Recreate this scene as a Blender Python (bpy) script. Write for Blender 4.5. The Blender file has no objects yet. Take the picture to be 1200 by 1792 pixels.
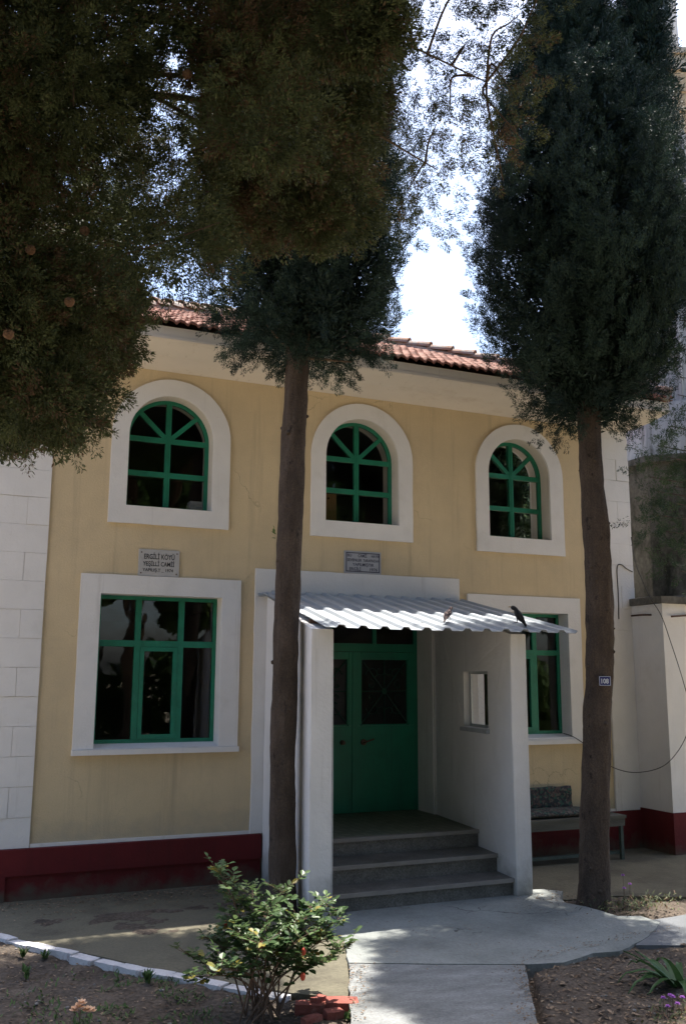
import bpy, bmesh, math, random
import numpy as np
from mathutils import Vector, noise
random.seed(7)
R = math.radians
sc = bpy.context.scene
col = sc.collection

# ------------------------------------------------------------------ camera
cam_d = bpy.data.cameras.new('camera'); cam = bpy.data.objects.new('camera', cam_d); col.objects.link(cam)
sc.camera = cam
yaw, pitch, roll = .4069, .1756, .0052
F = Vector((math.sin(yaw)*math.cos(pitch), math.cos(yaw)*math.cos(pitch), math.sin(pitch)))
Rt = Vector((math.cos(yaw), -math.sin(yaw), 0)); Up = Rt.cross(F)
Rt, Up = math.cos(roll)*Rt + math.sin(roll)*Up, -math.sin(roll)*Rt + math.cos(roll)*Up
m = cam.matrix_world.copy()
for i in range(3):
    m[i][0], m[i][1], m[i][2] = Rt[i], Up[i], -F[i]
m[0][3], m[1][3], m[2][3] = -2.1487, -10.1069, 2.0926
cam.matrix_world = m
cam_d.sensor_fit = 'HORIZONTAL'; cam_d.sensor_width = 36; cam_d.lens = 36*1631.19/1200
cam_d.clip_start = .05; cam_d.clip_end = 3000

# ------------------------------------------------------------------ sky, sun, exposure
SUN = Vector((.27, .20, 1)).normalized()            # direction towards the sun: high, behind the building
w = bpy.data.worlds.new('World'); sc.world = w; w.use_nodes = True
nt = w.node_tree; bg = nt.nodes['Background']
sky = nt.nodes.new('ShaderNodeTexSky'); sky.sky_type = 'NISHITA'; sky.sun_disc = False
sky.sun_elevation = math.asin(SUN.z); sky.sun_rotation = math.atan2(SUN.x, SUN.y)
sky.air_density = 1.0; sky.dust_density = 3.5; sky.ozone_density = 4.0
nt.links.new(sky.outputs[0], bg.inputs[0]); bg.inputs[1].default_value = .15
sun_d = bpy.data.lights.new('sun', 'SUN'); sun_d.energy = 5.0; sun_d.angle = R(.53); sun_d.color = (1, .955, .88)
sun = bpy.data.objects.new('sun', sun_d); col.objects.link(sun)
sun.rotation_euler = SUN.to_track_quat('Z', 'Y').to_euler(); sun.location = (0, 0, 30)
sc.view_settings.view_transform = 'Standard'; sc.view_settings.look = 'None'
sc.view_settings.exposure = 1.3; sc.view_settings.gamma = 1; sc.view_settings.use_curve_mapping = False
sc.render.engine = 'CYCLES'
sc.cycles.max_bounces = 8; sc.cycles.diffuse_bounces = 4; sc.cycles.transparent_max_bounces = 12
sc.cycles.caustics_reflective = False; sc.cycles.caustics_refractive = False

# ------------------------------------------------------------------ materials
MATS = {}
def nodes_of(name):
    mt = bpy.data.materials.new(name); mt.use_nodes = True
    n = mt.node_tree; return mt, n, n.nodes['Principled BSDF'], n.links
def mat(name, c, rough=.8, var=.12, scale=3.0, stain=None, stain_scale=1.2, stain_lo=.55, stain_hi=.75, bump=.15, bscale=60, stretch=(1,1,1), spec=.3, metallic=0, fine=.0, fine_scale=90, splash=None, streak=None, crack=None):
    """plain surface with tonal variation, stains of their own shape and a fine bump"""
    mt, n, b, L = nodes_of(name)
    N = n.nodes.new
    tc = N('ShaderNodeTexCoord'); mp = N('ShaderNodeMapping'); mp.inputs['Scale'].default_value = stretch
    L.new(tc.outputs['Object'], mp.inputs[0])
    nz = N('ShaderNodeTexNoise'); nz.inputs['Scale'].default_value = scale; nz.inputs['Detail'].default_value = 6; nz.inputs['Roughness'].default_value = .65
    L.new(mp.outputs[0], nz.inputs[0])
    r = N('ShaderNodeMapRange'); r.inputs[1].default_value = .25; r.inputs[2].default_value = .75
    r.inputs[3].default_value = 1-var; r.inputs[4].default_value = 1+var
    L.new(nz.outputs[0], r.inputs[0])
    mul = N('ShaderNodeMix'); mul.data_type = 'RGBA'; mul.blend_type = 'MULTIPLY'; mul.inputs[0].default_value = 1
    mul.inputs[6].default_value = (*c, 1); L.new(r.outputs[0], mul.inputs[7])
    out = mul.outputs[2]
    if stain:
        ns = N('ShaderNodeTexNoise'); ns.inputs['Scale'].default_value = stain_scale; ns.inputs['Detail'].default_value = 8; ns.inputs['Roughness'].default_value = .7
        L.new(mp.outputs[0], ns.inputs[0])
        rs = N('ShaderNodeMapRange'); rs.inputs[1].default_value = stain_lo; rs.inputs[2].default_value = stain_hi
        L.new(ns.outputs[0], rs.inputs[0])
        mx = N('ShaderNodeMix'); mx.data_type = 'RGBA'; L.new(rs.outputs[0], mx.inputs[0])
        L.new(out, mx.inputs[6]); mx.inputs[7].default_value = (*stain, 1); out = mx.outputs[2]
    if fine:
        nf = N('ShaderNodeTexNoise'); nf.inputs['Scale'].default_value = fine_scale; nf.inputs['Detail'].default_value = 3
        L.new(tc.outputs['Object'], nf.inputs[0])
        rf = N('ShaderNodeMapRange'); rf.inputs[1].default_value = .3; rf.inputs[2].default_value = .7; rf.inputs[3].default_value = 1-fine; rf.inputs[4].default_value = 1+fine
        L.new(nf.outputs[0], rf.inputs[0])
        mf = N('ShaderNodeMix'); mf.data_type = 'RGBA'; mf.blend_type = 'MULTIPLY'; mf.inputs[0].default_value = 1
        L.new(out, mf.inputs[6]); L.new(rf.outputs[0], mf.inputs[7]); out = mf.outputs[2]
    if streak:                                       # rain streaks running down
        s_col, s_lo, s_hi, s_sc = streak
        m2 = N('ShaderNodeMapping'); m2.inputs['Scale'].default_value = (s_sc, s_sc, s_sc*.045); L.new(tc.outputs['Object'], m2.inputs[0])
        n2 = N('ShaderNodeTexNoise'); n2.inputs['Scale'].default_value = 1; n2.inputs['Detail'].default_value = 7; n2.inputs['Roughness'].default_value = .7; L.new(m2.outputs[0], n2.inputs[0])
        r2 = N('ShaderNodeMapRange'); r2.inputs[1].default_value = s_lo; r2.inputs[2].default_value = s_hi; L.new(n2.outputs[0], r2.inputs[0])
        x2 = N('ShaderNodeMix'); x2.data_type = 'RGBA'; L.new(r2.outputs[0], x2.inputs[0]); L.new(out, x2.inputs[6]); x2.inputs[7].default_value = (*s_col, 1); out = x2.outputs[2]
    if crack:                                        # hairline cracks
        c_sc, c_w, c_col = crack
        nd = N('ShaderNodeTexNoise'); nd.inputs['Scale'].default_value = 3.5; nd.inputs['Detail'].default_value = 6; L.new(tc.outputs['Object'], nd.inputs[0])
        va = N('ShaderNodeVectorMath'); va.operation = 'MULTIPLY_ADD'; L.new(nd.outputs['Color'], va.inputs[0]); va.inputs[1].default_value = (.5,.5,.5); L.new(tc.outputs['Object'], va.inputs[2])
        vo = N('ShaderNodeTexVoronoi'); vo.feature = 'DISTANCE_TO_EDGE'; vo.inputs['Scale'].default_value = c_sc; L.new(va.outputs[0], vo.inputs[0])
        rc = N('ShaderNodeMapRange'); rc.inputs[1].default_value = c_w; rc.inputs[2].default_value = c_w*.3; L.new(vo.outputs['Distance'], rc.inputs[0])
        ng2 = N('ShaderNodeTexNoise'); ng2.inputs['Scale'].default_value = 1.3; L.new(tc.outputs['Object'], ng2.inputs[0])
        rg = N('ShaderNodeMapRange'); rg.inputs[1].default_value = .53; rg.inputs[2].default_value = .62; L.new(ng2.outputs[0], rg.inputs[0])
        mm = N('ShaderNodeMath'); mm.operation = 'MULTIPLY'; L.new(rc.outputs[0], mm.inputs[0]); L.new(rg.outputs[0], mm.inputs[1])
        xc = N('ShaderNodeMix'); xc.data_type = 'RGBA'; L.new(mm.outputs[0], xc.inputs[0]); L.new(out, xc.inputs[6]); xc.inputs[7].default_value = (*c_col, 1); out = xc.outputs[2]
    if splash:                                       # mud splashed up the foot of a wall
        z_lo, z_hi, sc_ = splash
        sx = N('ShaderNodeSeparateXYZ'); L.new(tc.outputs['Object'], sx.inputs[0])
        ng = N('ShaderNodeTexNoise'); ng.inputs['Scale'].default_value = 7; ng.inputs['Detail'].default_value = 8; L.new(tc.outputs['Object'], ng.inputs[0])
        ad = N('ShaderNodeMath'); ad.operation = 'MULTIPLY_ADD'; L.new(ng.outputs[0], ad.inputs[0]); ad.inputs[1].default_value = .45; L.new(sx.outputs[2], ad.inputs[2])
        rz = N('ShaderNodeMapRange'); rz.inputs[1].default_value = z_hi+.225; rz.inputs[2].default_value = z_lo+.225; L.new(ad.outputs[0], rz.inputs[0])
        ms = N('ShaderNodeMix'); ms.data_type = 'RGBA'; L.new(rz.outputs[0], ms.inputs[0]); L.new(out, ms.inputs[6]); ms.inputs[7].default_value = (*sc_, 1); out = ms.outputs[2]
    L.new(out, b.inputs['Base Color'])
    b.inputs['Roughness'].default_value = rough; b.inputs['Specular IOR Level'].default_value = spec; b.inputs['Metallic'].default_value = metallic
    if bump:
        nb = N('ShaderNodeTexNoise'); nb.inputs['Scale'].default_value = bscale; nb.inputs['Detail'].default_value = 5
        L.new(mp.outputs[0], nb.inputs[0])
        bp = N('ShaderNodeBump'); bp.inputs['Strength'].default_value = bump; bp.inputs['Distance'].default_value = .02
        L.new(nb.outputs[0], bp.inputs['Height']); L.new(bp.outputs[0], b.inputs['Normal'])
    MATS[name] = mt; return mt
def leaf_mat(name, c1, c2, trans=.25, rough=.6, dead=None, dead_share=.12):
    """leaf: colour from the per-face attribute 'tint', partly translucent"""
    mt, n, b, L = nodes_of(name); N = n.nodes.new
    at = N('ShaderNodeAttribute'); at.attribute_name = 'tint'
    cr = N('ShaderNodeValToRGB'); e = cr.color_ramp.elements
    e[0].position = 0; e[0].color = (*c1, 1); e[1].position = 1 - (dead_share if dead else 0); e[1].color = (*c2, 1)
    if dead:
        d = e.new(min(1, 1-dead_share+.04)); d.color = (*dead, 1)
    L.new(at.outputs['Fac'], cr.inputs[0]); L.new(cr.outputs[0], b.inputs['Base Color'])
    b.inputs['Roughness'].default_value = rough; b.inputs['Specular IOR Level'].default_value = .25
    tr = N('ShaderNodeBsdfTranslucent'); L.new(cr.outputs[0], tr.inputs[0])
    mx = N('ShaderNodeMixShader'); mx.inputs[0].default_value = trans
    L.new(b.outputs[0], mx.inputs[1]); L.new(tr.outputs[0], mx.inputs[2])
    L.new(mx.outputs[0], n.nodes['Material Output'].inputs[0])
    MATS[name] = mt; return mt
def glass_mat(name, tint=.75, rough=.02):
    mt, n, b, L = nodes_of(name); N = n.nodes.new
    tp = N('ShaderNodeBsdfTransparent'); tp.inputs[0].default_value = (tint, tint*1.01, tint, 1)
    gl = N('ShaderNodeBsdfGlossy'); gl.inputs['Roughness'].default_value = rough
    fr = N('ShaderNodeFresnel'); fr.inputs[0].default_value = 1.7
    nz = N('ShaderNodeTexNoise'); nz.inputs['Scale'].default_value = 2.2
    tc = N('ShaderNodeTexCoord'); L.new(tc.outputs['Object'], nz.inputs[0])
    bp = N('ShaderNodeBump'); bp.inputs['Strength'].default_value = .06; bp.inputs['Distance'].default_value = .05
    L.new(nz.outputs[0], bp.inputs['Height']); L.new(bp.outputs[0], gl.inputs['Normal'])
    mx = N('ShaderNodeMixShader'); L.new(fr.outputs[0], mx.inputs[0]); L.new(tp.outputs[0], mx.inputs[1]); L.new(gl.outputs[0], mx.inputs[2])
    L.new(mx.outputs[0], n.nodes['Material Output'].inputs[0]); n.nodes.remove(b)
    MATS[name] = mt; return mt
def speckle_mat(name, c, dark, light, rough=.5):
    """terrazzo: chips of two tones in a ground colour"""
    mt, n, b, L = nodes_of(name); N = n.nodes.new
    tc = N('ShaderNodeTexCoord'); v = N('ShaderNodeTexVoronoi'); v.inputs['Scale'].default_value = 90
    L.new(tc.outputs['Object'], v.inputs[0])
    cr = N('ShaderNodeValToRGB'); cr.color_ramp.interpolation = 'CONSTANT'; e = cr.color_ramp.elements
    e[0].color = (*dark, 1); e[1].position = .3; e[1].color = (*c, 1); k = e.new(.8); k.color = (*light, 1)
    sep = N('ShaderNodeSeparateColor'); L.new(v.outputs['Color'], sep.inputs[0]); L.new(sep.outputs[0], cr.inputs[0])
    nz = N('ShaderNodeTexNoise'); nz.inputs['Scale'].default_value = 5; nz.inputs['Detail'].default_value = 6; L.new(tc.outputs['Object'], nz.inputs[0])
    r = N('ShaderNodeMapRange'); r.inputs[1].default_value = .3; r.inputs[2].default_value = .7; r.inputs[3].default_value = .7; r.inputs[4].default_value = 1.15
    L.new(nz.outputs[0], r.inputs[0])
    mul = N('ShaderNodeMix'); mul.data_type = 'RGBA'; mul.blend_type = 'MULTIPLY'; mul.inputs[0].default_value = 1
    L.new(cr.outputs[0], mul.inputs[6]); L.new(r.outputs[0], mul.inputs[7]); L.new(mul.outputs[2], b.inputs['Base Color'])
    b.inputs['Roughness'].default_value = rough; MATS[name] = mt; return mt
def tile_mat(name, a, bcol, grout, size):
    mt, n, b, L = nodes_of(name); N = n.nodes.new
    tc = N('ShaderNodeTexCoord'); br = N('ShaderNodeTexBrick'); br.offset = 0; br.inputs['Scale'].default_value = 1
    br.inputs['Color1'].default_value = (*a, 1); br.inputs['Color2'].default_value = (*bcol, 1); br.inputs['Mortar'].default_value = (*grout, 1)
    br.inputs['Brick Width'].default_value = size; br.inputs['Row Height'].default_value = size; br.inputs['Mortar Size'].default_value = .006
    L.new(tc.outputs['Object'], br.inputs[0]); L.new(br.outputs[0], b.inputs['Base Color']); b.inputs['Roughness'].default_value = .55
    MATS[name] = mt; return mt
def multi_mat(name, cols, scale=25, rough=.9):
    """woven cloth of several colours"""
    mt, n, b, L = nodes_of(name); N = n.nodes.new
    tc = N('ShaderNodeTexCoord'); v = N('ShaderNodeTexVoronoi'); v.inputs['Scale'].default_value = scale
    L.new(tc.outputs['Object'], v.inputs[0]); sep = N('ShaderNodeSeparateColor'); L.new(v.outputs['Color'], sep.inputs[0])
    cr = N('ShaderNodeValToRGB'); cr.color_ramp.interpolation = 'CONSTANT'; e = cr.color_ramp.elements
    for i, c in enumerate(cols):
        k = e[i] if i < 2 else e.new(i/len(cols)); k.position = i/len(cols); k.color = (*c, 1)
    L.new(sep.outputs[0], cr.inputs[0]); L.new(cr.outputs[0], b.inputs['Base Color']); b.inputs['Roughness'].default_value = rough
    MATS[name] = mt; return mt

mat('yellow', (.63,.50,.315), .9, .10, 1.3, crack=(.55,.0035,(.44,.35,.22)), splash=(.40,.70,(.45,.38,.27)), streak=((.43,.34,.22), .53, .80, 6), stain=(.50,.40,.265), stain_scale=.9, stain_lo=.5, stain_hi=.8, bump=.22, bscale=55, fine=.05)
mat('white', (.74,.715,.69), .85, .06, 2.2, streak=((.50,.47,.43), .60, .85, 9), stain=(.60,.57,.53), stain_scale=1.4, stain_lo=.56, stain_hi=.82, bump=.18, bscale=45)
mat('white_dusty', (.64,.585,.51), .9, .08, 1.6, streak=((.42,.35,.27), .60, .80, 14), stain=(.45,.37,.29), stain_scale=2.5, stain_lo=.58, stain_hi=.85, bump=.2, bscale=50, stretch=(.4,1,1))
mat('white_porch', (.71,.69,.68), .85, .07, 2.2, streak=((.50,.48,.45), .58, .82, 8), stain=(.58,.56,.53), stain_scale=1.6, stain_lo=.56, stain_hi=.82, bump=.25, bscale=30, splash=(-.02,.34,(.27,.26,.235)))
mat('cream', (.66,.62,.53), .9, .06, 1.5, stain=(.55,.5,.42), bump=.15)
mat('red_paint', (.115,.012,.013), .75, .22, 2.0, streak=((.085,.012,.012), .5, .75, 6), splash=(-.10,.10,(.10,.075,.055)), stain=(.13,.012,.014), stain_scale=3, bump=.2, bscale=40)
mat('green_paint', (.010,.175,.098), .5, .25, 5, stain=(.035,.20,.14), stain_scale=9, stain_lo=.58, stain_hi=.75, bump=.08, bscale=80, spec=.45)
mat('door_green', (.010,.185,.105), .45, .25, 3, streak=((.014,.12,.075), .5, .8, 9), bump=.06, bscale=50, spec=.5)
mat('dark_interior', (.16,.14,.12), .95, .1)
mat('room_floor', (.18,.07,.05), .95, .2, 4)
mat('tile_clay', (.26,.105,.07), .8, .4, 7, stain=(.31,.20,.15), stain_scale=4, stain_lo=.5, stain_hi=.7, bump=.2, fine=.15, fine_scale=12)
mat('ridge_clay', (.33,.20,.14), .9, .3, 9, stain=(.32,.30,.27), stain_scale=6, stain_lo=.45, stain_hi=.6, bump=.3)
mat('mortar', (.42,.38,.33), .95, .2, 8, bump=.4)
mat('zinc', (.38,.41,.44), .5, .10, 3, stain=(.38,.40,.42), stain_scale=2, bump=.04, bscale=12, metallic=.25, spec=.5)
mat('rusty_iron', (.10,.06,.045), .8, .4, 25, stain=(.22,.09,.04), stain_scale=14, bump=.3)
mat('concrete', (.21,.22,.205), .9, .34, 1.5, crack=(.9,.012,(.07,.07,.065)), stain=(.22,.225,.215), stain_scale=1.6, stain_lo=.48, stain_hi=.72, bump=.35, bscale=30, fine=.12, fine_scale=55)
mat('path_concrete', (.20,.205,.20), .9, .4, 2.6, crack=(1.1,.014,(.07,.07,.065)), stain=(.16,.16,.155), stain_scale=3.2, stain_lo=.52, stain_hi=.66, bump=.5, bscale=28, stretch=(1,2.2,1), fine=.16, fine_scale=60)
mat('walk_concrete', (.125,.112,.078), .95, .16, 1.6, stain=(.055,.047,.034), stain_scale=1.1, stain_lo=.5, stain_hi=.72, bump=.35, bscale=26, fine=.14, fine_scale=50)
mat('old_slab', (.15,.155,.16), .95, .15, 3, bump=.35)
mat('soil', (.090,.070,.053), 1, .4, 3, stain=(.048,.038,.03), stain_scale=2.4, stain_lo=.5, stain_hi=.7, bump=1.0, bscale=22, fine=.4, fine_scale=40)
mat('earth', (.36,.30,.22), 1, .25, .4, stain=(.14,.15,.08), stain_scale=.25, bump=.5, bscale=8)
mat('kerb_white', (.54,.52,.52), .9, .2, 6, stain=(.27,.16,.13), stain_scale=9, stain_lo=.55, stain_hi=.68, bump=.4)
mat('brick_red', (.27,.085,.065), .9, .25, 12, stain=(.34,.24,.2), stain_scale=11, bump=.4)
mat('bark', (.070,.052,.041), .95, .4, 6, stain=(.016,.013,.011), stain_scale=11, stain_lo=.60, stain_hi=.66, bump=1.0, bscale=30, stretch=(1,1,.55), fine=.25, fine_scale=70, streak=((.045,.034,.028), .5, .8, 26))
mat('bark_warm', (.15,.105,.07), .95, .35, 9, stain=(.05,.036,.028), stain_scale=7, stain_lo=.5, stain_hi=.7, bump=1.0, bscale=26, stretch=(1,1,.22), fine=.3, fine_scale=45)
mat('twig', (.13,.085,.06), .9, .3, 20)
mat('cone', (.16,.085,.045), .8, .3, 60, bump=.6, bscale=90)
mat('grey_wood', (.115,.108,.088), .9, .3, 6, stretch=(.25,3,3), bump=.4)
mat('green_iron', (.065,.085,.072), .6, .25, 10, stain=(.14,.09,.06), stain_scale=12)
mat('plaque_stone', (.46,.445,.43), .6, .08, 12, stain=(.38,.36,.35), stain_scale=20, bump=.05)
mat('plaque_grey', (.36,.37,.40), .5, .1, 14, bump=.05)
mat('ink', (.02,.02,.024), .7, .1)
mat('ink_blue', (.045,.045,.075), .7, .1)
mat('enamel_blue', (.012,.02,.13), .3, .1, 20, bump=0)
mat('enamel_white', (.7,.72,.76), .3, .05, bump=0)
mat('wire', (.035,.033,.033), .7, .1, bump=0)
mat('alu', (.55,.57,.58), .4, .06, 5, metallic=.5, bump=0)
mat('stone_sill', (.36,.37,.38), .8, .15, 8)
mat('moss_concrete', (.12,.113,.10), .95, .35, 2.2, streak=((.26,.26,.255), .60, .72, 5), stain=(.025,.026,.02), stain_scale=1.7, stain_lo=.46, stain_hi=.62, bump=.5, bscale=20, stretch=(1,1,.45), fine=.2, fine_scale=18)
mat('streaked_white', (.46,.46,.455), .9, .2, 2.4, streak=((.09,.08,.065), .53, .68, 7), stain=(.13,.12,.10), stain_scale=2.6, stain_lo=.52, stain_hi=.75, bump=.3, stretch=(2.6,2.6,.18))
mat('corbel_stone', (.47,.40,.31), .9, .2, 4, stain=(.27,.22,.17), stain_scale=3, bump=.3)
mat('rail_iron', (.16,.14,.13), .8, .2, 8)
mat('books', (.55,.53,.48), .8, .15, 30, bump=.1)
mat('books_dark', (.10,.12,.16), .8, .15, 30, bump=.1)
mat('orange_wood', (.36,.20,.085), .6, .2, 5, stretch=(3,1,.4), bump=.1)
mat('bird_black', (.012,.012,.014), .5, .2, 40, bump=.2)
mat('bird_pale', (.38,.27,.23), .8, .15, 60, stain=(.03,.02,.025), stain_scale=30, stain_lo=.44, stain_hi=.5, bump=.3)
mat('beak', (.30,.20,.08), .5, .1, bump=0)
mat('petal_purple', (.30,.10,.40), .7, .15, 30, bump=0)
mat('petal_peach', (.80,.52,.33), .7, .2, 40, bump=0)
mat('hip_red', (.42,.06,.03), .6, .2, 30, bump=0)
mat('pebble', (.22,.205,.185), .9, .3, 15)
mat('grille_green', (.007,.055,.032), .5, .1, bump=0)
mat('far_plaster', (.50,.42,.38), .9, .1, 1)
glass_mat('glass', .72)
glass_mat('glass_porch', .9)
speckle_mat('terrazzo', (.150,.138,.122), (.11,.10,.09), (.185,.172,.155))
mat('nosing', (.25,.225,.20), .7, .15, 6, bump=.15)
tile_mat('porch_tile', (.20,.205,.15), (.13,.14,.10), (.09,.085,.07), .1)
multi_mat('rug', [(.02,.02,.024),(.03,.075,.055),(.015,.03,.03),(.08,.05,.045),(.035,.03,.03),(.10,.085,.07)], 42)
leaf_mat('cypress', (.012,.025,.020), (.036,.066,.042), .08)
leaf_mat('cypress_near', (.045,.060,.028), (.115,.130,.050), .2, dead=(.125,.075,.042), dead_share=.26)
leaf_mat('side_leaf', (.022,.045,.022), (.065,.10,.038), .15)
leaf_mat('rose_leaf', (.045,.088,.032), (.125,.185,.070), .28, rough=.4, dead=(.26,.22,.05), dead_share=.05)
leaf_mat('lily_leaf', (.035,.085,.030), (.075,.15,.05), .25, rough=.4)
leaf_mat('weed', (.05,.10,.03), (.12,.19,.06), .25)
leaf_mat('litter', (.10,.065,.04), (.30,.22,.15), .05, rough=.9)
leaf_mat('garden_leaf', (.04,.09,.02), (.13,.20,.05), .25)

# ------------------------------------------------------------------ helpers
def tag(o, label=None, cat=None, group=None, kind=None):
    if label: o['label'] = label
    if cat: o['category'] = cat
    if group: o['group'] = group
    if kind: o['kind'] = kind
    return o
def obj(name, me, mt, parent=None, smooth=False):
    if isinstance(me, bmesh.types.BMesh):
        bm = me; bmesh.ops.recalc_face_normals(bm, faces=bm.faces); me = bpy.data.meshes.new(name); bm.to_mesh(me); bm.free()
    for x in (mt if isinstance(mt, (list, tuple)) else [mt]):
        me.materials.append(MATS[x])
    if smooth: me.polygons.foreach_set('use_smooth', [True]*len(me.polygons))
    o = bpy.data.objects.new(name, me); col.objects.link(o)
    if parent: o.parent = parent; o.matrix_parent_inverse = parent.matrix_world.inverted()
    return o
def empty(name, loc=(0,0,0)):
    o = bpy.data.objects.new(name, None); col.objects.link(o); o.location = loc; o.empty_display_size = .2
    bpy.context.view_layer.update(); return o
def box(bm, x0, x1, y0, y1, z0, z1, f=None):
    vs = [bm.verts.new(f(x,y,z) if f else (x,y,z)) for x in (x0,x1) for y in (y0,y1) for z in (z0,z1)]
    for q in ((0,1,3,2),(4,6,7,5),(0,4,5,1),(2,3,7,6),(0,2,6,4),(1,5,7,3)):
        bm.faces.new([vs[i] for i in q])
    return vs
def bevel(bm, w=.006, seg=1):
    bmesh.ops.bevel(bm, geom=[e for e in bm.edges if len(e.link_faces) == 2 and e.calc_face_angle(0) > .6], offset=w, segments=seg, affect='EDGES', profile=.5)
    return bm
def plate(bm, outer, holes, d0, d1, f):
    """flat slab with holes: outer/holes are (u,v) loops, thickness from d0 to d1, f(u,v,d) -> xyz"""
    layers = []
    for d in (d0, d1):
        edges, loops = [], []
        for lp in [outer]+holes:
            vs = [bm.verts.new(f(u, v, d)) for u, v in lp]
            loops.append(vs)
            edges += [bm.edges.new((vs[i], vs[(i+1) % len(vs)])) for i in range(len(vs))]
        bmesh.ops.triangle_fill(bm, edges=edges, use_beauty=True)
        layers.append(loops)
    for a, b in zip(*layers):
        for i in range(len(a)):
            j = (i+1) % len(a); bm.faces.new((a[i], a[j], b[j], b[i]))
    return bm
def arch(x0, x1, z0, zs, n=24):
    r = (x1-x0)/2; cx = (x0+x1)/2
    return [(x0, z0), (x0, zs)] + [(cx - r*math.cos(math.pi*i/n), zs + r*math.sin(math.pi*i/n)) for i in range(1, n)] + [(x1, zs), (x1, z0)]
def wob(lp, amp=.004, step=.11):
    """hand-trowelled edge: the same outline with many points, a few millimetres off straight"""
    out = []
    for i in range(len(lp)):
        a, b = Vector(lp[i]), Vector(lp[(i+1) % len(lp)]); n = max(1, int((b-a).length/step))
        for k in range(n):
            q = a.lerp(b, k/n); s = Vector((q.x*3.1, q.y*3.1, 2.0))
            out.append((q.x + amp*(noise.noise(s)+.5*noise.noise(s*3.3)), q.y + amp*(noise.noise(s+Vector((7,3,1)))+.5*noise.noise(s*3.3+Vector((1,8,3))))))
    return out
def rect(x0, x1, z0, z1): return [(x0,z0),(x0,z1),(x1,z1),(x1,z0)]
FY = lambda u, v, d: (u, d, v)                 # plates that lie in the facade plane
def tube(bm, pts, rad, seg=8, cap=True, jitter=0):
    pts = [Vector(p) for p in pts]; n = len(pts)
    if not isinstance(rad, (list, tuple)): rad = [rad]*n
    rings = []; up = Vector((0,0,1)); prev = None
    for i, p in enumerate(pts):
        t = (pts[min(i+1,n-1)] - pts[max(i-1,0)]).normalized()
        if prev is None:
            a = t.cross(Vector((0,1,0)) if abs(t.y) < .9 else Vector((1,0,0))).normalized()
        else:
            a = (prev - t*prev.dot(t)).normalized()
        prev = a; b = t.cross(a)
        ring = []
        for k in range(seg):
            an = 2*math.pi*k/seg; d = a*math.cos(an) + b*math.sin(an); r = rad[i]
            if jitter: r *= 1 + jitter*noise.noise(Vector((d.x*2.2+p.x*3, d.y*2.2+p.y*3, p.z*2.6))) + .5*jitter*noise.noise(Vector((d.x*6+7, d.y*6, p.z*9)))
            ring.append(bm.verts.new(p + d*r))
        rings.append(ring)
    for i in range(n-1):
        for k in range(seg):
            bm.faces.new((rings[i][k], rings[i][(k+1)%seg], rings[i+1][(k+1)%seg], rings[i+1][k]))
    if cap:
        bm.faces.new(rings[0][::-1]); bm.faces.new(rings[-1])
    return rings
def smooth_path(pts, n=8):
    pts = [Vector(p) for p in pts]; out = []
    for i in range(len(pts)-1):
        p0, p1, p2, p3 = pts[max(i-1,0)], pts[i], pts[i+1], pts[min(i+2,len(pts)-1)]
        for k in range(n):
            t = k/n
            out.append(.5*((2*p1) + (p2-p0)*t + (2*p0-5*p1+4*p2-p3)*t*t + (3*p1-p0-3*p2+p3)*t*t*t))
    out.append(pts[-1]); return out
def text_mesh(name, s, size, width, mt, parent, f, thick=.012, align='CENTER'):
    """lettering as a thin raised mesh; f(x,y,d) maps the flat letters into the scene; scaled to the wanted width"""
    cu = bpy.data.curves.new(name, 'FONT'); cu.body = s; cu.size = 1; cu.align_x = align; cu.offset = thick; cu.resolution_u = 3
    cu.extrude = .0
    o = bpy.data.objects.new(name, cu); col.objects.link(o)
    dg = bpy.context.evaluated_depsgraph_get(); me = bpy.data.meshes.new_from_object(o.evaluated_get(dg))
    bpy.data.objects.remove(o); bpy.data.curves.remove(cu)
    co = np.empty(len(me.vertices)*3); me.vertices.foreach_get('co', co); co = co.reshape(-1,3)
    mid = (co[:,0].max()+co[:,0].min())/2
    kx = width/(co[:,0].max()-co[:,0].min()); ky = size/.73
    for v in me.vertices: v.co = f((v.co.x-mid)*kx, v.co.y*ky, 0)
    return obj(name, me, mt, parent)

# foliage: many small leaf-like quads in one mesh
rng = np.random.default_rng(11)
def unit(a): return a/np.maximum(np.linalg.norm(a, axis=-1, keepdims=True), 1e-9)
def quads_mesh(name, base, dirs, length, width, tint, wide_at=.45):
    n = len(base); L = np.broadcast_to(np.asarray(length, float), (n,)); W = np.broadcast_to(np.asarray(width, float), (n,))
    side = unit(np.cross(dirs, rng.normal(size=(n,3))))
    co = np.empty((n,4,3), np.float32)
    mid = base + dirs*(L*wide_at)[:,None]
    co[:,0] = base; co[:,1] = mid + side*(W/2)[:,None]; co[:,2] = base + dirs*L[:,None]; co[:,3] = mid - side*(W/2)[:,None]
    me = bpy.data.meshes.new(name)
    me.vertices.add(n*4); me.vertices.foreach_set('co', co.ravel())
    me.loops.add(n*4); me.loops.foreach_set('vertex_index', np.arange(n*4, dtype=np.int32))
    me.polygons.add(n); me.polygons.foreach_set('loop_start', np.arange(0, n*4, 4, dtype=np.int32))
    me.update(calc_edges=True)
    at = me.attributes.new('tint', 'FLOAT', 'FACE'); at.data.foreach_set('value', np.clip(np.broadcast_to(tint, (n,)), 0, 1).astype(np.float32))
    return me
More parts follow.
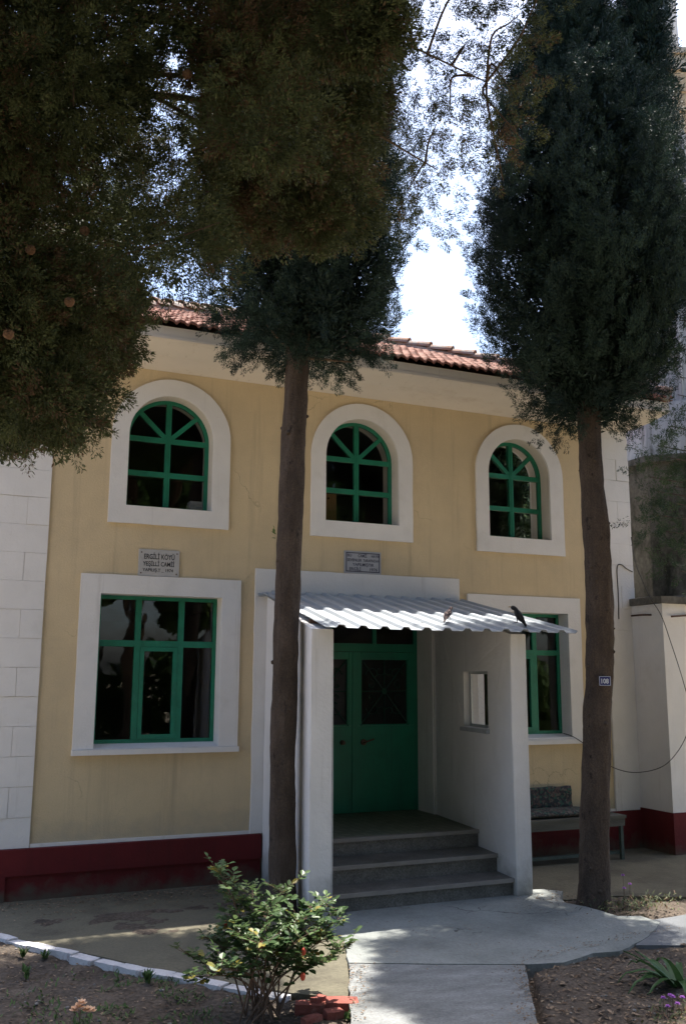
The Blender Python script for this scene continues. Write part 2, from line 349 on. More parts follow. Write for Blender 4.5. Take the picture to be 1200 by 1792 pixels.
def plume_leaves(cen, axis, L, rad, nb, bl, spread=.9, tint=None):
    """nb leaves round each plume axis"""
    n = len(cen); k = n*nb
    C = np.repeat(cen, nb, 0); A = np.repeat(unit(axis), nb, 0); LL = np.repeat(L, nb); RR = np.repeat(rad, nb)
    t = rng.random(k)**.8
    rd = rng.normal(size=(k,3)); rd = unit(rd - A*np.sum(rd*A,1,keepdims=True))
    u = np.sqrt(rng.random(k))
    base = C + A*(LL*t)[:,None] + rd*(RR*u*(1-.55*t))[:,None]
    d = unit(A*.85 + rd*spread*(.4+.8*rng.random(k))[:,None] + rng.normal(size=(k,3))*.34)
    tn = np.repeat(tint, nb) + rng.normal(size=k)*.12
    return base, d, bl*(.6+.8*rng.random(k)), tn
# ------------------------------------------------------------------ ground
def sheet(name, poly, z, mt, thick=.12, kind='structure'):
    """a slab from an outline; z is a number or a function of (x,y)"""
    zf = z if callable(z) else (lambda x, y: z)
    bm = bmesh.new()
    vs = [bm.verts.new((x, y, zf(x, y))) for x, y in poly]
    es = [bm.edges.new((vs[i], vs[(i+1) % len(vs)])) for i in range(len(vs))]
    bmesh.ops.triangle_fill(bm, edges=es, use_beauty=True)
    low = [bm.verts.new((x, y, zf(x, y)-thick)) for x, y in poly]
    for i in range(len(vs)):
        j = (i+1) % len(vs); bm.faces.new((vs[i], vs[j], low[j], low[i]))
    return tag(obj(name, bm, mt), kind=kind)
def rough_edge(pts, amp=.025, step=.09):
    out = []
    for i in range(len(pts)):
        a, b = Vector(pts[i]), Vector(pts[(i+1) % len(pts)]); n = max(1, int((b-a).length/step))
        for k in range(n):
            p = a.lerp(b, k/n); q = Vector((p.x*4, p.y*4, 3.1)); s = amp*(noise.noise(q) + .6*noise.noise(q*2.7))
            out.append((p.x + s, p.y + amp*noise.noise(q + Vector((9,4,2)))))
    return out
bm = bmesh.new()
xs = [-1500,-300,-60,-20,-7,7,20,60,300,1500]; ys = [-1500,-300,-60,-24,-9.5,14,40,120,500,1500]
g = [[bm.verts.new((x, y, -.16)) for y in ys] for x in xs]
for i in range(len(xs)-1):
    for j in range(len(ys)-1):
        if xs[i] >= -7 and xs[i+1] <= 7 and ys[j] >= -9.5 and ys[j+1] <= 14: pass
        bm.faces.new((g[i][j], g[i+1][j], g[i+1][j+1], g[i][j+1]))
tag(obj('ground', bm, 'earth'), kind='structure')
def soil_h(x, y):
    p = Vector((x, y, 0))
    open_bed = x > 2.03+(y+3.88)*.607+.06 and y < min(-3.74, -3.98+(x-2)*.2)
    return (-.018 if open_bed else -.05 if x < .9 else -.085) + .03*noise.noise(p*1.3) + .022*noise.noise(p*4.1) + .014*noise.noise(p*11) + .008*noise.noise(p*27)
def soil(name, x0, x1, y0, y1, n, mt='soil'):
    nx, ny = int((x1-x0)/n), int((y1-y0)/n); bm = bmesh.new()
    g = [[bm.verts.new((x0+(x1-x0)*i/nx, y0+(y1-y0)*j/ny, soil_h(x0+(x1-x0)*i/nx, y0+(y1-y0)*j/ny))) for j in range(ny+1)] for i in range(nx+1)]
    for i in range(nx):
        for j in range(ny): bm.faces.new((g[i][j], g[i+1][j], g[i+1][j+1], g[i][j+1]))
    return tag(obj(name, bm, mt, smooth=True), kind='structure')
soil('soil_bed', -3.2, 5.4, -6.4, -1.0, .032)
# concrete walk along the wall, left of the porch up to the painted kerb
kerb_line = [(-3.6,-.55),(-2.4,-.75),(-1.85,-1.0),(-1.52,-1.42),(-1.29,-1.80),(-1.13,-2.06),(-.96,-2.28),(-.82,-2.48),(-.59,-2.83),(-.42,-3.02),(-.23,-3.26),(-.06,-3.50),(.24,-3.82),(.52,-4.02)]
wz = lambda x, y: -.075 - .027*y if y > -2.4 else -.01
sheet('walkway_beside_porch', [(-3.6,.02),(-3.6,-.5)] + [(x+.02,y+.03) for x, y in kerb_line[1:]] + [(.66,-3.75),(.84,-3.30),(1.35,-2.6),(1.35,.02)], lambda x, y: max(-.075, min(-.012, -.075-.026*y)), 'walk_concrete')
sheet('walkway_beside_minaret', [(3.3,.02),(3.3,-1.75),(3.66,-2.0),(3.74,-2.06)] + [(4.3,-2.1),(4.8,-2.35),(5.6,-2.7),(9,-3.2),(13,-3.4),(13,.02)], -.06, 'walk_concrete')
sheet('path', rough_edge([(2.03,-3.86),(1.414,-4.9),(-.6,-8.2),(-1.9,-10.5),(-3.9,-13.5),(-5.0,-13.0),(-2.9,-10.0),(-1.75,-8.4),(.353,-4.459),(.823,-3.36)], .02, .12), .004, 'path_concrete')
sheet('porch_apron', rough_edge([(.823,-3.36),(1.05,-2.75),(1.1,-1.85),(3.30,-1.80),(3.62,-1.86),(3.74,-2.0),(3.55,-2.2),(3.47,-2.43),(3.55,-2.6),(3.57,-2.79),(3.6,-3.01),(3.78,-3.08),(3.79,-3.33),(3.39,-3.62),(3.14,-3.77),(2.89,-3.87),(2.66,-3.84),(2.32,-3.96),(2.03,-3.9)], .022), .010, 'concrete')
sheet('old_concrete_slab', rough_edge([(3.75,-3.2),(4.6,-3.15),(6.5,-3.6),(6.5,-4.6),(4.2,-4.3),(3.51,-3.93),(3.14,-3.79),(3.4,-3.5)], .02), .004, 'old_slab')

# painted kerb bricks, each its own brick, and broken red bricks towards the path
def brick(name, p, ang, l, wd, h, z, mt, label, group, tilt=0):
    bm = bmesh.new(); box(bm, -l/2, l/2, -wd/2, wd/2, 0, h)
    bevel(bm, .008, 2)
    bmesh.ops.subdivide_edges(bm, edges=bm.edges, cuts=1, use_grid_fill=True)
    for v in bm.verts: v.co += Vector((0,0,1))*.006*noise.noise(v.co*18+Vector((p[0]*5,p[1]*5,0))) + Vector((noise.noise(v.co*14+Vector((p[1]*3,0,0))), noise.noise(v.co*14+Vector((0,p[0]*3,5))), 0))*.007
    o = obj(name, bm, mt); o.location = (p[0], p[1], z); o.rotation_euler = (tilt, tilt*.6, ang)
    return tag(o, label, 'brick', group)
places = ['at the far left edge of the photo, in shade', 'second from the left edge, in shade', 'third from the left edge, in shade', 'last shaded one before the sunlit stretch', 'first sunlit one beside the soil', 'sunlit one in the middle of the curve', 'cracked sunlit one past the middle of the curve', 'sunlit one left of the rose bush', 'sunlit one just left of the rose bush stems', 'half hidden behind the left rose leaves', 'hidden mostly behind the rose bush', 'behind the rose bush stems, nearest the red bricks']
dist = 0; pts = [Vector(p) for p in kerb_line[3:]]
seglen = [(pts[i+1]-pts[i]).length for i in range(len(pts)-1)]; total = sum(seglen)
def along(s):
    for i, L_ in enumerate(seglen):
        if s <= L_: return pts[i].lerp(pts[i+1], s/L_), (pts[i+1]-pts[i])
        s -= L_
    return pts[-1], pts[-1]-pts[-2]
nb = 12
for i in range(nb):
    p, d = along((i+.5)*(total-.42)/nb); d2 = along(min(total-.43, (i+.9)*(total-.42)/nb))[0] - along(i*(total-.42)/nb+.01)[0]
    brick('kerb_brick', p + Vector((random.uniform(-.012,.012), -.03)), math.atan2(d2.y, d2.x)+random.uniform(-.04,.04), (total-.42)/nb*random.uniform(.93,1.0), .10*random.uniform(.92,1.08), .09, -.106+random.uniform(-.008,.012), 'kerb_white',
          'whitewashed kerb brick, '+places[i], 'painted bricks of the curved kerb', random.uniform(-.04,.04))
for (x, y, a, l, wd, h, z, lab) in [(.27,-4.0,-.35,.20,.10,.07,-.085,'broken red brick lying left of the pair near the path'),(.455,-4.08,-.25,.21,.10,.075,-.07,'whole red brick nearest the concrete path'),(.36,-4.17,.1,.12,.07,.05,-.07,'small orange brick lump in front of the red bricks'),(.20,-4.20,.3,.13,.06,.04,-.07,'orange brick piece beside the rose bush stems'),(.33,-3.99,.5,.09,.06,.05,-.04,'smallest pinkish brick chip wedged among the red bricks')]:
    brick('brick_piece', (x, y), a, l, wd, h, z+.01, 'brick_red', lab, 'loose red bricks at the kerb end', random.uniform(-.1,.1))

# ------------------------------------------------------------------ the building
B = empty('mosque_building'); tag(B, 'two-storey cream mosque with green arched windows, white trim and red tiled roof', 'building')
XL, XR, DEPTH, EAVE = -1.66, 6.50, 8.6, 5.50
UP = [(-.37,.585,-.555,.785,3.73,3.927),(1.972,2.945,1.785,3.135,3.73,3.927),(4.242,5.19,4.055,5.40,3.682,3.885)]  # opening x, frame x, frame bottom, opening bottom
LOW = [(-.590,.738,-.802,.952,1.345,1.352,2.958,3.162),(4.105,5.405,3.896,5.605,1.328,1.352,2.925,3.13)]
DOOR = (1.62,3.41,.44,2.95)
bm = bmesh.new()
holes = [arch(a-.02, b+.02, z-.02, 4.735) for a, b, _, _, _, z in UP] + [rect(a-.02, b+.02, z0-.02, z1+.02) for a, b, _, _, _, z0, z1, _ in LOW] + [rect(*DOOR)]
plate(bm, rect(XL, XR, -.2, EAVE+.25), holes, 0, .45, FY)
obj('facade_wall', bm, 'yellow', B)
bm = bmesh.new()
box(bm, XL, XL+.3, .452, DEPTH, -.2, EAVE+.25); box(bm, XR-.3, XR, .452, DEPTH, -.2, EAVE+.25); box(bm, XL+.302, XR-.302, DEPTH-.3, DEPTH, -.2, EAVE+.25)
obj('side_wall', bm, 'cream', B)
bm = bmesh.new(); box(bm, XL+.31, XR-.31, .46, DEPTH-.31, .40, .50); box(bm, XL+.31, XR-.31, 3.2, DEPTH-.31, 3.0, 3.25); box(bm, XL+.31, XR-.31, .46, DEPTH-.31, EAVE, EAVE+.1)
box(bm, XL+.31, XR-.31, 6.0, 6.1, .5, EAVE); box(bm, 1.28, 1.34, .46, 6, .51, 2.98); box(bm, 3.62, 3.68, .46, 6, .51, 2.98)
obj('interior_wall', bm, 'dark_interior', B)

# quoins of painted blocks
def quoin(x0, x1, zlow, ztop, split, parent):
    bm = bmesh.new(); p = .2935; z = zlow; k = 0
    ztops = []
    while z < ztop - .02:
        z1 = min(z+p, ztop)
        cuts = [x0, x1] if k % 2 == 0 else [x0, split, x1]
        for a, b in zip(cuts[:-1], cuts[1:]):
            box(bm, a+.0016, b-.0016, -.028+random.uniform(-.005,.004), -.001, z+.0016, z1-.0016)
        z = z1; k += 1
    bevel(bm, .004)
    for v in bm.verts: v.co += Vector((noise.noise(v.co*5), 0, noise.noise(v.co*5+Vector((4,4,4)))))*.005
    q = obj('quoin', bm, 'white', parent)
    bm = bmesh.new(); box(bm, x0+.004, x1-.004, -.016, -.0015, zlow, ztop); obj('joints', bm, 'white_dusty', q)
    return q
quoin(XL-.03, -1.16, 1.136-.2935*2-.135, EAVE-.004, -1.385, B)
quoin(6.07, XR+.02, 2.735, EAVE-.004, 6.30, B)
bm = bmesh.new(); box(bm, 6.055, XR+.02, -.03, -.001, .41, 2.733); bevel(bm, .006)
tag(obj('corner_pilaster', bm, 'white', B), 'smooth cream painted corner strip below the block courses')

# red plinth with a projecting top band, white paint line above it
bm = bmesh.new()
box(bm, XL-.06, -1.37, -.075, -.001, -.2, .412); box(bm, -1.37, 1.235, -.075, -.001, .165, .412); box(bm, -1.37, 1.235, -.045, -.001, -.2, .163); bevel(bm, .008)
obj('plinth', bm, 'red_paint', B)
bm = bmesh.new(); box(bm, 3.63, XR+.03, -.045, -.001, -.2, .405); bevel(bm, .008); obj('plinth', bm, 'red_paint', B)
bm = bmesh.new(); box(bm, -1.155, 1.115, -.018, -.001, .414, .448); obj('skirting_line', bm, 'white', B)
bm = bmesh.new(); box(bm, 3.79, 6.05, -.018, -.001, .407, .44)
obj('skirting_line', bm, 'white', B)

# eave: coved cornice, fascia
def ring_profile(prof, mt, name, parent):
    """profile of (outward, z) swept round the four sides of the building"""
    bm = bmesh.new(); rows = []
    for o_, z in prof:
        a = .83 if False else 1
        ex = o_*.72 if o_ > .0 else o_
        rows.append([bm.verts.new(c) for c in ((XL-ex, -o_, z), (XR+ex, -o_, z), (XR+ex, DEPTH+o_, z), (XL-ex, DEPTH+o_, z))])
    for r0, r1 in zip(rows[:-1], rows[1:]):
        for k in range(4):
            bm.faces.new((r0[k], r0[(k+1)%4], r1[(k+1)%4], r1[k]))
    return obj(name, bm, mt, parent)
ring_profile([(0.001,5.50),(.02,5.502),(.285,5.588),(.292,5.594),(.49,5.690),(.50,5.700)], 'white_dusty', 'cornice', B)
ring_profile([(.50,5.7005),(.515,5.702),(.515,5.735),(.505,5.74),(.505,5.845),(.30,5.845)], 'white_dusty', 'fascia', B)

# roof of clay tiles, hipped
EX0, EX1, EY0, EY1, EZ, TAN = XL-.40, XR+.40, -.565, DEPTH+.565, 5.865, .455
roof = None
def roof_side(A, Bp, inward, length, name):
    """one slope: rows of curved tiles along the eave A->Bp, rising inwards, clipped at the hips"""
    bm = bmesh.new(); ex = (Bp-A).normalized(); W = (Bp-A).length; row = .25; k = 0
    up = Vector((0,0,1))
    while k*row < length:
        d0, d1 = k*row, min((k+1)*row+.03, length+.02)
        u0, u1 = max(0, d0-.05), W-max(0, d0-.05)
        n = max(2, int((u1-u0)/.022)); lo, hi, lip = [], [], []
        for i in range(n+1):
            u = u0 + (u1-u0)*i/n
            wv = .022*math.sin(2*math.pi*u/.122) + .012*math.sin(4*math.pi*u/.122+.8)
            jit = .007*noise.noise(Vector((math.floor(u/.122)*1.7, k*3.1, W)))
            lo.append(bm.verts.new(A + ex*u + inward*d0 + up*(d0*TAN + .045 + wv + jit)))
            hi.append(bm.verts.new(A + ex*u + inward*d1 + up*(d1*TAN + .014 + wv + jit)))
            lip.append(bm.verts.new(A + ex*u + inward*(d0+.004) + up*(d0*TAN + .012 + wv*.8 + jit)))
        for i in range(n):
            bm.faces.new((lo[i], lo[i+1], hi[i+1], hi[i])); bm.faces.new((lip[i], lip[i+1], lo[i+1], lo[i]))
        k += 1
    return bm
Wx, Wy = EX1-EX0, EY1-EY0; half = Wx/2
bm = roof_side(Vector((EX0,EY0,EZ)), Vector((EX1,EY0,EZ)), Vector((0,1,0)), half, 'roof')
roof = obj('roof', bm, 'tile_clay', B, smooth=True)
for (a, b, inw, ln) in [((EX1,EY0),(EX1,EY1),(-1,0),half), ((EX0,EY1),(EX0,EY0),(1,0),half), ((EX1,EY1),(EX0,EY1),(0,-1),half)]:
    bm = bmesh.new(); A, C = Vector((*a,EZ)), Vector((*b,EZ)); ex = (C-A).normalized(); W = (C-A).length
    vs = [bm.verts.new(A), bm.verts.new(C), bm.verts.new(C-ex*ln+Vector((*inw,0))*ln+Vector((0,0,ln*TAN))), bm.verts.new(A+ex*ln+Vector((*inw,0))*ln+Vector((0,0,ln*TAN)))]
    if (vs[2].co-vs[3].co).length < .02 or ln*2 >= W: bm.faces.new(vs[:3])
    else: bm.faces.new(vs)
    obj('roof_slope', bm, 'tile_clay', B)
def ridge_cap(p, d, L_=.40, r=.10, lift=0):
    bm = bmesh.new(); d = d.normalized(); s = d.cross(Vector((0,0,1))).normalized(); u = s.cross(d); n = 8; th = .018; rings = []
    for t, rr in ((0, r*1.08),(1, r*.86)):
        for q in (rr, rr-th):
            rings.append([bm.verts.new(p + d*(L_*t) + s*(q*math.cos(math.pi*i/n)) + u*(q*math.sin(math.pi*i/n)*.95 + lift*(1-t))) for i in range(n+1)])
    a, b, c, e = rings
    for i in range(n):
        for x, y in ((a,c),(b,e),(a,b),(c,e)):
            bm.faces.new((x[i], x[i+1], y[i+1], y[i]))
    return obj('ridge_tile', bm, 'ridge_clay', roof, smooth=False)
for (cx, sx) in ((EX0, 1), (EX1, -1)):
    d = Vector((sx, 1, TAN)); Lh = d.length*half; n = int(Lh/.36); dn = d.normalized()
    bm = bmesh.new(); tube(bm, [Vector((cx,EY0,EZ+.03)) + dn*t for t in np.linspace(.05, Lh, 60)], .075, 8, jitter=.5)
    obj('hip_mortar', bm, 'mortar', B)
    for i in range(n):
        ridge_cap(Vector((cx,EY0,EZ+.055)) + dn*(i*.36+.04), dn, lift=.035)

# upper arched windows
def arch_window(a, b, fa, fb, fz, z):
    bm = bmesh.new(); plate(bm, wob(arch(fa, fb, fz, 4.735)), [arch(a, b, z, 4.735)], -.032, -.001, FY)
    w_ = obj('window', bm, 'white', B)
    bm = bmesh.new(); plate(bm, arch(a-.018, b+.018, z-.018, 4.735), [arch(a, b, z, 4.735)], .0005, .42, FY); obj('reveal', bm, 'white_dusty', w_)
    bm = bmesh.new(); y0, y1 = .175, .215; c = (a+b)/2; r = (b-a)/2
    plate(bm, arch(a+.001, b-.001, z+.001, 4.735), [arch(a+.042, b-.042, z+.042, 4.735)], y0, y1, FY)
    for zz in (z+.41, 4.735): box(bm, a+.04, b-.04, y0-.004, y1+.002, zz-.03, zz+.03)
    box(bm, c-.03, c+.03, y0-.008, y1+.004, z+.04, 4.735+r-.04)
    box(bm, c-.006, c+.006, y0-.014, y0-.007, z+.04, 4.735+r-.04)
    for s in (-1, 1):
        d = Vector((s*math.sin(R(47)),0,math.cos(R(47)))); q = Vector((d.z,0,-d.x)); p0 = Vector((c,0,4.735))+d*.03; p1 = Vector((c,0,4.735))+d*(r-.03)
        vs = [bm.verts.new(p + q*k*.026 + Vector((0,y,0))) for p in (p0,p1) for k in (-1,1) for y in (y0-.002,y1+.003)]
        for f in ((0,1,3,2),(4,6,7,5),(0,4,5,1),(2,3,7,6),(0,2,6,4),(1,5,7,3)): bm.faces.new([vs[i] for i in f])
    obj('sash', bm, 'green_paint', w_)
    bm = bmesh.new(); vs = [bm.verts.new((x, .2, v)) for x, v in arch(a+.02, b-.02, z+.02, 4.735)]; bm.faces.new(vs)
    obj('pane', bm, 'glass', w_)
    return w_
for u in UP: arch_window(*u)

# lower windows
def low_window(a, b, fa, fb, fz, z0, z1, ft):
    bm = bmesh.new(); plate(bm, wob(rect(fa, fb, fz, ft)), [rect(a, b, z0+.0, z1)], -.032, -.001, FY)
    w_ = obj('window', bm, 'white', B)
    bm = bmesh.new()
    box(bm, a-.018, a, .0005, .42, z0, z1); box(bm, b, b+.018, .0005, .42, z0, z1); box(bm, a-.018, b+.018, .0005, .42, z1, z1+.018)
    obj('reveal', bm, 'white', w_)
    bm = bmesh.new()                                   # sloped sill and the ledge in front of it
    box(bm, fa-.005, fb+.005, -.075, -.001, fz-.055, fz-.001); bevel(bm, .006)
    vs = [bm.verts.new(c) for c in ((a,-.03,z0-.004),(b,-.03,z0-.004),(b,.2,z0+.04),(a,.2,z0+.04),(a,.2,z0-.02),(b,.2,z0-.02))]
    bm.faces.new(vs[:4]); bm.faces.new((vs[3],vs[2],vs[5],vs[4]))
    obj('sill', bm, 'white', w_)
    y0, y1 = .175, .215; bm = bmesh.new(); za, zb = z0+.035, z1-.002; xa, xb = a+.002, b-.002; W = xb-xa
    m1, m2, zt = xa+W*.335, xa+W*.695, za+(zb-za)*.672
    box(bm, xa, xa+.04, y0, y1, za, zb); box(bm, xb-.04, xb, y0, y1, za, zb); box(bm, xa+.04, xb-.04, y0, y1, za, za+.04); box(bm, xa+.04, xb-.04, y0, y1, zb-.04, zb)
    for mx in (m1, m2): box(bm, mx-.032, mx+.032, y0-.005, y1+.003, za+.04, zb-.04)
    box(bm, xa+.04, xb-.04, y0-.003, y1+.002, zt-.034, zt+.034)
    bevel(bm, .003)
    obj('frame', bm, 'green_paint', w_)
    bm = bmesh.new()
    i0, i1 = m1+.034, m2-.034; j0, j1 = za+.042, zt-.036
    box(bm, i0, i0+.045, y0-.012, y1-.01, j0, j1); box(bm, i1-.045, i1, y0-.012, y1-.01, j0, j1); box(bm, i0+.045, i1-.045, y0-.012, y1-.01, j0, j0+.045); box(bm, i0+.045, i1-.045, y0-.012, y1-.01, j1-.045, j1)
    bevel(bm, .003)
    obj('casement', bm, 'green_paint', w_)
    bm = bmesh.new(); bm.faces.new([bm.verts.new(c) for c in ((xa+.02,.2,za+.02),(xb-.02,.2,za+.02),(xb-.02,.2,zb-.02),(xa+.02,.2,zb-.02))])
    obj('pane', bm, 'glass', w_)
for l in LOW: low_window(*l)

# white surround of the porch on the facade
bm = bmesh.new(); plate(bm, wob(rect(1.12, 3.778, .416, 3.308), .007), [rect(*DOOR)], -.03, -.001, FY)
obj('porch_surround', bm, 'white', B)
bm = bmesh.new(); x0, x1, z0, z1 = DOOR
box(bm, x0-.001, x0+.015, -.0005, .43, z0, z1); box(bm, x1-.015, x1+.001, -.0005, .43, z0, z1); box(bm, x0+.015, x1-.015, -.0005, .43, z1-.015, z1+.001)
obj('door_jamb', bm, 'white', B)

# entrance door: frame with fanlight, two steel leaves with glazed and grilled upper halves
D = empty('door', (2.515, .41, .505)); D.parent = B
x0, x1 = x0+.016, x1-.016; ya, yb = .385, .435
bm = bmesh.new()
box(bm, x0, x0+.05, ya, yb, .507, 2.93); box(bm, x1-.05, x1, ya, yb, .507, 2.93); box(bm, x0+.05, x1-.05, ya, yb, 2.88, 2.93); box(bm, x0+.05, x1-.05, ya-.003, yb+.002, 2.40, 2.50)
for t in (1, 2): xx = x0+(x1-x0)*t/3; box(bm, xx-.025, xx+.025, ya, yb, 2.502, 2.878)
bevel(bm, .004); obj('door_frame', bm, 'door_green', D)
bm = bmesh.new(); bm.faces.new([bm.verts.new(c) for c in ((x0+.03,.41,2.49),(x1-.03,.41,2.49),(x1-.03,.41,2.9),(x0+.03,.41,2.9))]); obj('fanlight_pane', bm, 'glass', D)
mid = 2.535
def leaf(a, b, hand):
    bm = bmesh.new(); y0, y1 = .372, .425
    box(bm, a, b, y0, y1, .512, 1.515)
    for q in ((a, a+.075, 1.517, 2.396), (b-.075, b, 1.517, 2.396), (a+.077, b-.077, 2.32, 2.396)): box(bm, q[0], q[1], y0, y1, q[2], q[3])
    for q in ((a+.077, a+.092, 1.53, 2.32), (b-.092, b-.077, 1.53, 2.32), (a+.092, b-.092, 1.517, 1.532), (a+.092, b-.092, 2.305, 2.319)): box(bm, q[0], q[1], y0+.008, y1-.01, q[2], q[3])
    bevel(bm, .004); l = obj('door_leaf', bm, 'door_green', D)
    bm = bmesh.new(); bm.faces.new([bm.verts.new(c) for c in ((a+.08,.412,1.53),(b-.08,.412,1.53),(b-.08,.412,2.31),(a+.08,.412,2.31))]); obj('pane', bm, 'glass', l)
    bm = bmesh.new(); cx, cz = (a+b)/2, 1.925; hw, hh = (b-a)/2-.095, .38   # scrolled grille
    bars = [[(cx-hw,.392,cz-hh),(cx,.392,cz),(cx+hw,.392,cz+hh)], [(cx-hw,.392,cz+hh),(cx,.392,cz),(cx+hw,.392,cz-hh)], [(cx,.392,cz-hh),(cx,.392,cz+hh)], [(cx-hw,.392,cz),(cx+hw,.392,cz)]]
    for bb in bars: tube(bm, bb, .006, 5)
    for sx in (-1,1):
        for sz in (-1,1):
            for (ox, oz, rr, ph) in ((.5,.52,.10,0),(.62,.2,.07,1.5),(.22,.66,.075,3)):
                sp = [(cx+sx*(hw*ox + rr*(1-t*.16)*math.cos(ph+t)), .392, cz+sz*(hh*oz + rr*(1-t*.16)*math.sin(ph+t))) for t in np.linspace(0,5.6,20)]
                tube(bm, sp, .005, 5)
    tube(bm, [(cx,.386,cz),(cx,.398,cz)], .035, 10)
    obj('grille', bm, 'grille_green', l)
    bm = bmesh.new(); hx = a+.11 if hand > 0 else b-.16
    tube(bm, [(hx,.372,1.325),(hx,.352,1.325)], .036 if hand > 0 else .03, 12)
    tube(bm, [(hx,.355,1.325),(hx,.325,1.325),(hx+.03,.32,1.335),(hx+.12,.322,1.36)] if hand > 0 else [(hx,.355,1.325),(hx,.335,1.325),(hx,.318,1.325)], .009 if hand > 0 else .022, 8)
    obj('handle', bm, 'rusty_iron', l)
leaf(x0+.053, mid-.003, -1); leaf(mid+.003, x1-.053, 1)
bm = bmesh.new(); box(bm, mid-.035, mid+.035, .358, .371, .52, 2.39); bevel(bm, .004); obj('astragal', bm, 'door_green', D)

# porch: two side walls, tiled landing and three steps, all running slightly askew to the facade
SH = .114
def sk(x, y, z): return (x + SH*y, y, z)
top = lambda y: 3.005 + .233*y
def porch_wall(xa, xb, hole):
    bm = bmesh.new(); f = lambda u, v, d: sk(d, u, v); YF = -2.02
    outer = [(-.031,-.2),(-.031,top(-.031)),(YF,top(YF)),(YF,-.2)]
    if hole: plate(bm, outer, [rect(*hole)], xa, xb, f)
    else: plate(bm, outer, [], xa, xb, f)
    long_ = [e for e in bm.edges if len(e.link_faces) == 2 and e.calc_face_angle(0) > .6 and e.calc_length() > .8]
    bmesh.ops.bevel(bm, geom=long_, offset=.011, segments=2, affect='EDGES', profile=.5)
    bmesh.ops.triangulate(bm, faces=bm.faces)
    for _ in range(3): bmesh.ops.subdivide_edges(bm, edges=[e for e in bm.edges if e.calc_length() > .22], cuts=1)
    for v in bm.verts:
        if not hole or not (hole[0]-.02 < v.co.y < hole[1]+.02 and hole[2]-.02 < v.co.z < hole[3]+.02):
            s_ = v.co*2.3; v.co.x += .007*noise.noise(s_)+.004*noise.noise(s_*3); v.co.y += .006*noise.noise(s_+Vector((5,2,9)))
    return obj('porch_wall', bm, 'white_porch', B)
porch_wall(1.26, 1.482, None)
pw = porch_wall(3.42, 3.61, (-1.475,-.86,1.56,2.165))
pwn = obj('small_window', (lambda bm: (box(bm,3.50,3.525,-1.474,-1.44,1.561,2.164,sk), box(bm,3.50,3.525,-.895,-.861,1.561,2.164,sk), box(bm,3.50,3.525,-1.44,-.895,1.561,1.592,sk), box(bm,3.50,3.525,-1.44,-.895,2.133,2.164,sk), bevel(bm,.003), bm)[-1])(bmesh.new()), 'alu', B)
bm = bmesh.new(); bm.faces.new([bm.verts.new(sk(3.512,y,z)) for y, z in ((-1.45,1.58),(-.88,1.58),(-.88,2.15),(-1.45,2.15))]); obj('pane', bm, 'glass_porch', pwn)
bm = bmesh.new(); box(bm, 3.375, 3.50, -1.50, -.835, 1.515, 1.557, sk); bevel(bm, .006); obj('sill', bm, 'stone_sill', pwn)
for (ytop, z, ydeep, nm) in ((-1.2,.505,.46,'porch_landing'),(-1.635,.335,-1.172,'porch_step'),(-1.985,.165,-1.607,'porch_step')):
    bm = bmesh.new()
    box(bm, 1.483, 3.419, ytop+.03, min(ydeep, -.032) if nm == 'porch_step' else -.032, -.2 , z-.036, sk)
    st = obj(nm, bm, 'terrazzo', B)
    bm = bmesh.new(); box(bm, 1.484, 3.418, ytop, (ydeep-.001 if nm == 'porch_step' else ytop+.09), z-.0355, z, sk); bevel(bm, .008, 2)
    obj('nosing', bm, 'nosing' if nm == 'porch_landing' else 'terrazzo', st)
    bm = bmesh.new(); box(bm, 1.485, 3.417, ytop-.004, ytop+.022, z-.033, z+.003, sk); bevel(bm, .006, 2); obj('step_edge', bm, 'nosing', st)
    if nm == 'porch_landing':
        bm = bmesh.new(); box(bm, 1.484, 3.418, ytop+.091, -.031, z-.0355, z-.002, sk); box(bm, DOOR[0]+.016, DOOR[1]-.016, -.0305, .46, z-.04, z-.003)
        obj('floor_tiles', bm, 'porch_tile', st)

# corrugated canopy on thin rafters
bm = bmesh.new(); YB, YFc, ZB, ZF = -.035, -2.15, 3.035, 2.548; pitch_ = .208; prof = []
W0 = 2.62; u = 0
while u < W0+.001:
    for du, h in ((0,0),(.098,0),(.122,.027),(.170,.027),(.195,0)):
        if u+du <= W0+.02: prof.append((u+du, h))
    u += pitch_
def cano(u, t, h):
    xa = 1.20 - .085*t; xb = 3.80 + .135*t
    return Vector((xa + (xb-xa)*u/W0 , YB+(YFc-YB)*t, ZB+(ZF-ZB)*t + h + .006*math.sin(u*2.1+t*3)*t))
rows = []
for d in (0, -.004):
    rows.append([[bm.verts.new(cano(u, t, h+d)) for u, h in prof] for t in np.linspace(0,1,9)])
for d in range(2):
    for i in range(8):
        for k in range(len(prof)-1):
            bm.faces.new((rows[d][i][k], rows[d][i][k+1], rows[d][i+1][k+1], rows[d][i+1][k]))
for i in (0, 8):
    for k in range(len(prof)-1): bm.faces.new((rows[0][i][k], rows[0][i][k+1], rows[1][i][k+1], rows[1][i][k]))
for k in (0, len(prof)-1):
    for i in range(8): bm.faces.new((rows[0][i][k], rows[0][i+1][k], rows[1][i+1][k], rows[1][i][k]))
canopy = obj('canopy', bm, 'zinc', B)
bm = bmesh.new(); tube(bm, [(1.14,-.07,3.005),(3.78,-.07,3.005)], .020, 10); obj('wall_rail', bm, 'zinc', canopy)
for t in (.42, .80):
    bm = bmesh.new(); a, b = cano(.05, t, -.03), cano(W0-.05, t, -.03)
    box(bm, 1.30+SH*a.y*.9, 3.40+SH*a.y*.9, a.y-.02, a.y+.02, a.z-.03, a.z+.022); obj('batten', bm, 'rusty_iron', canopy)
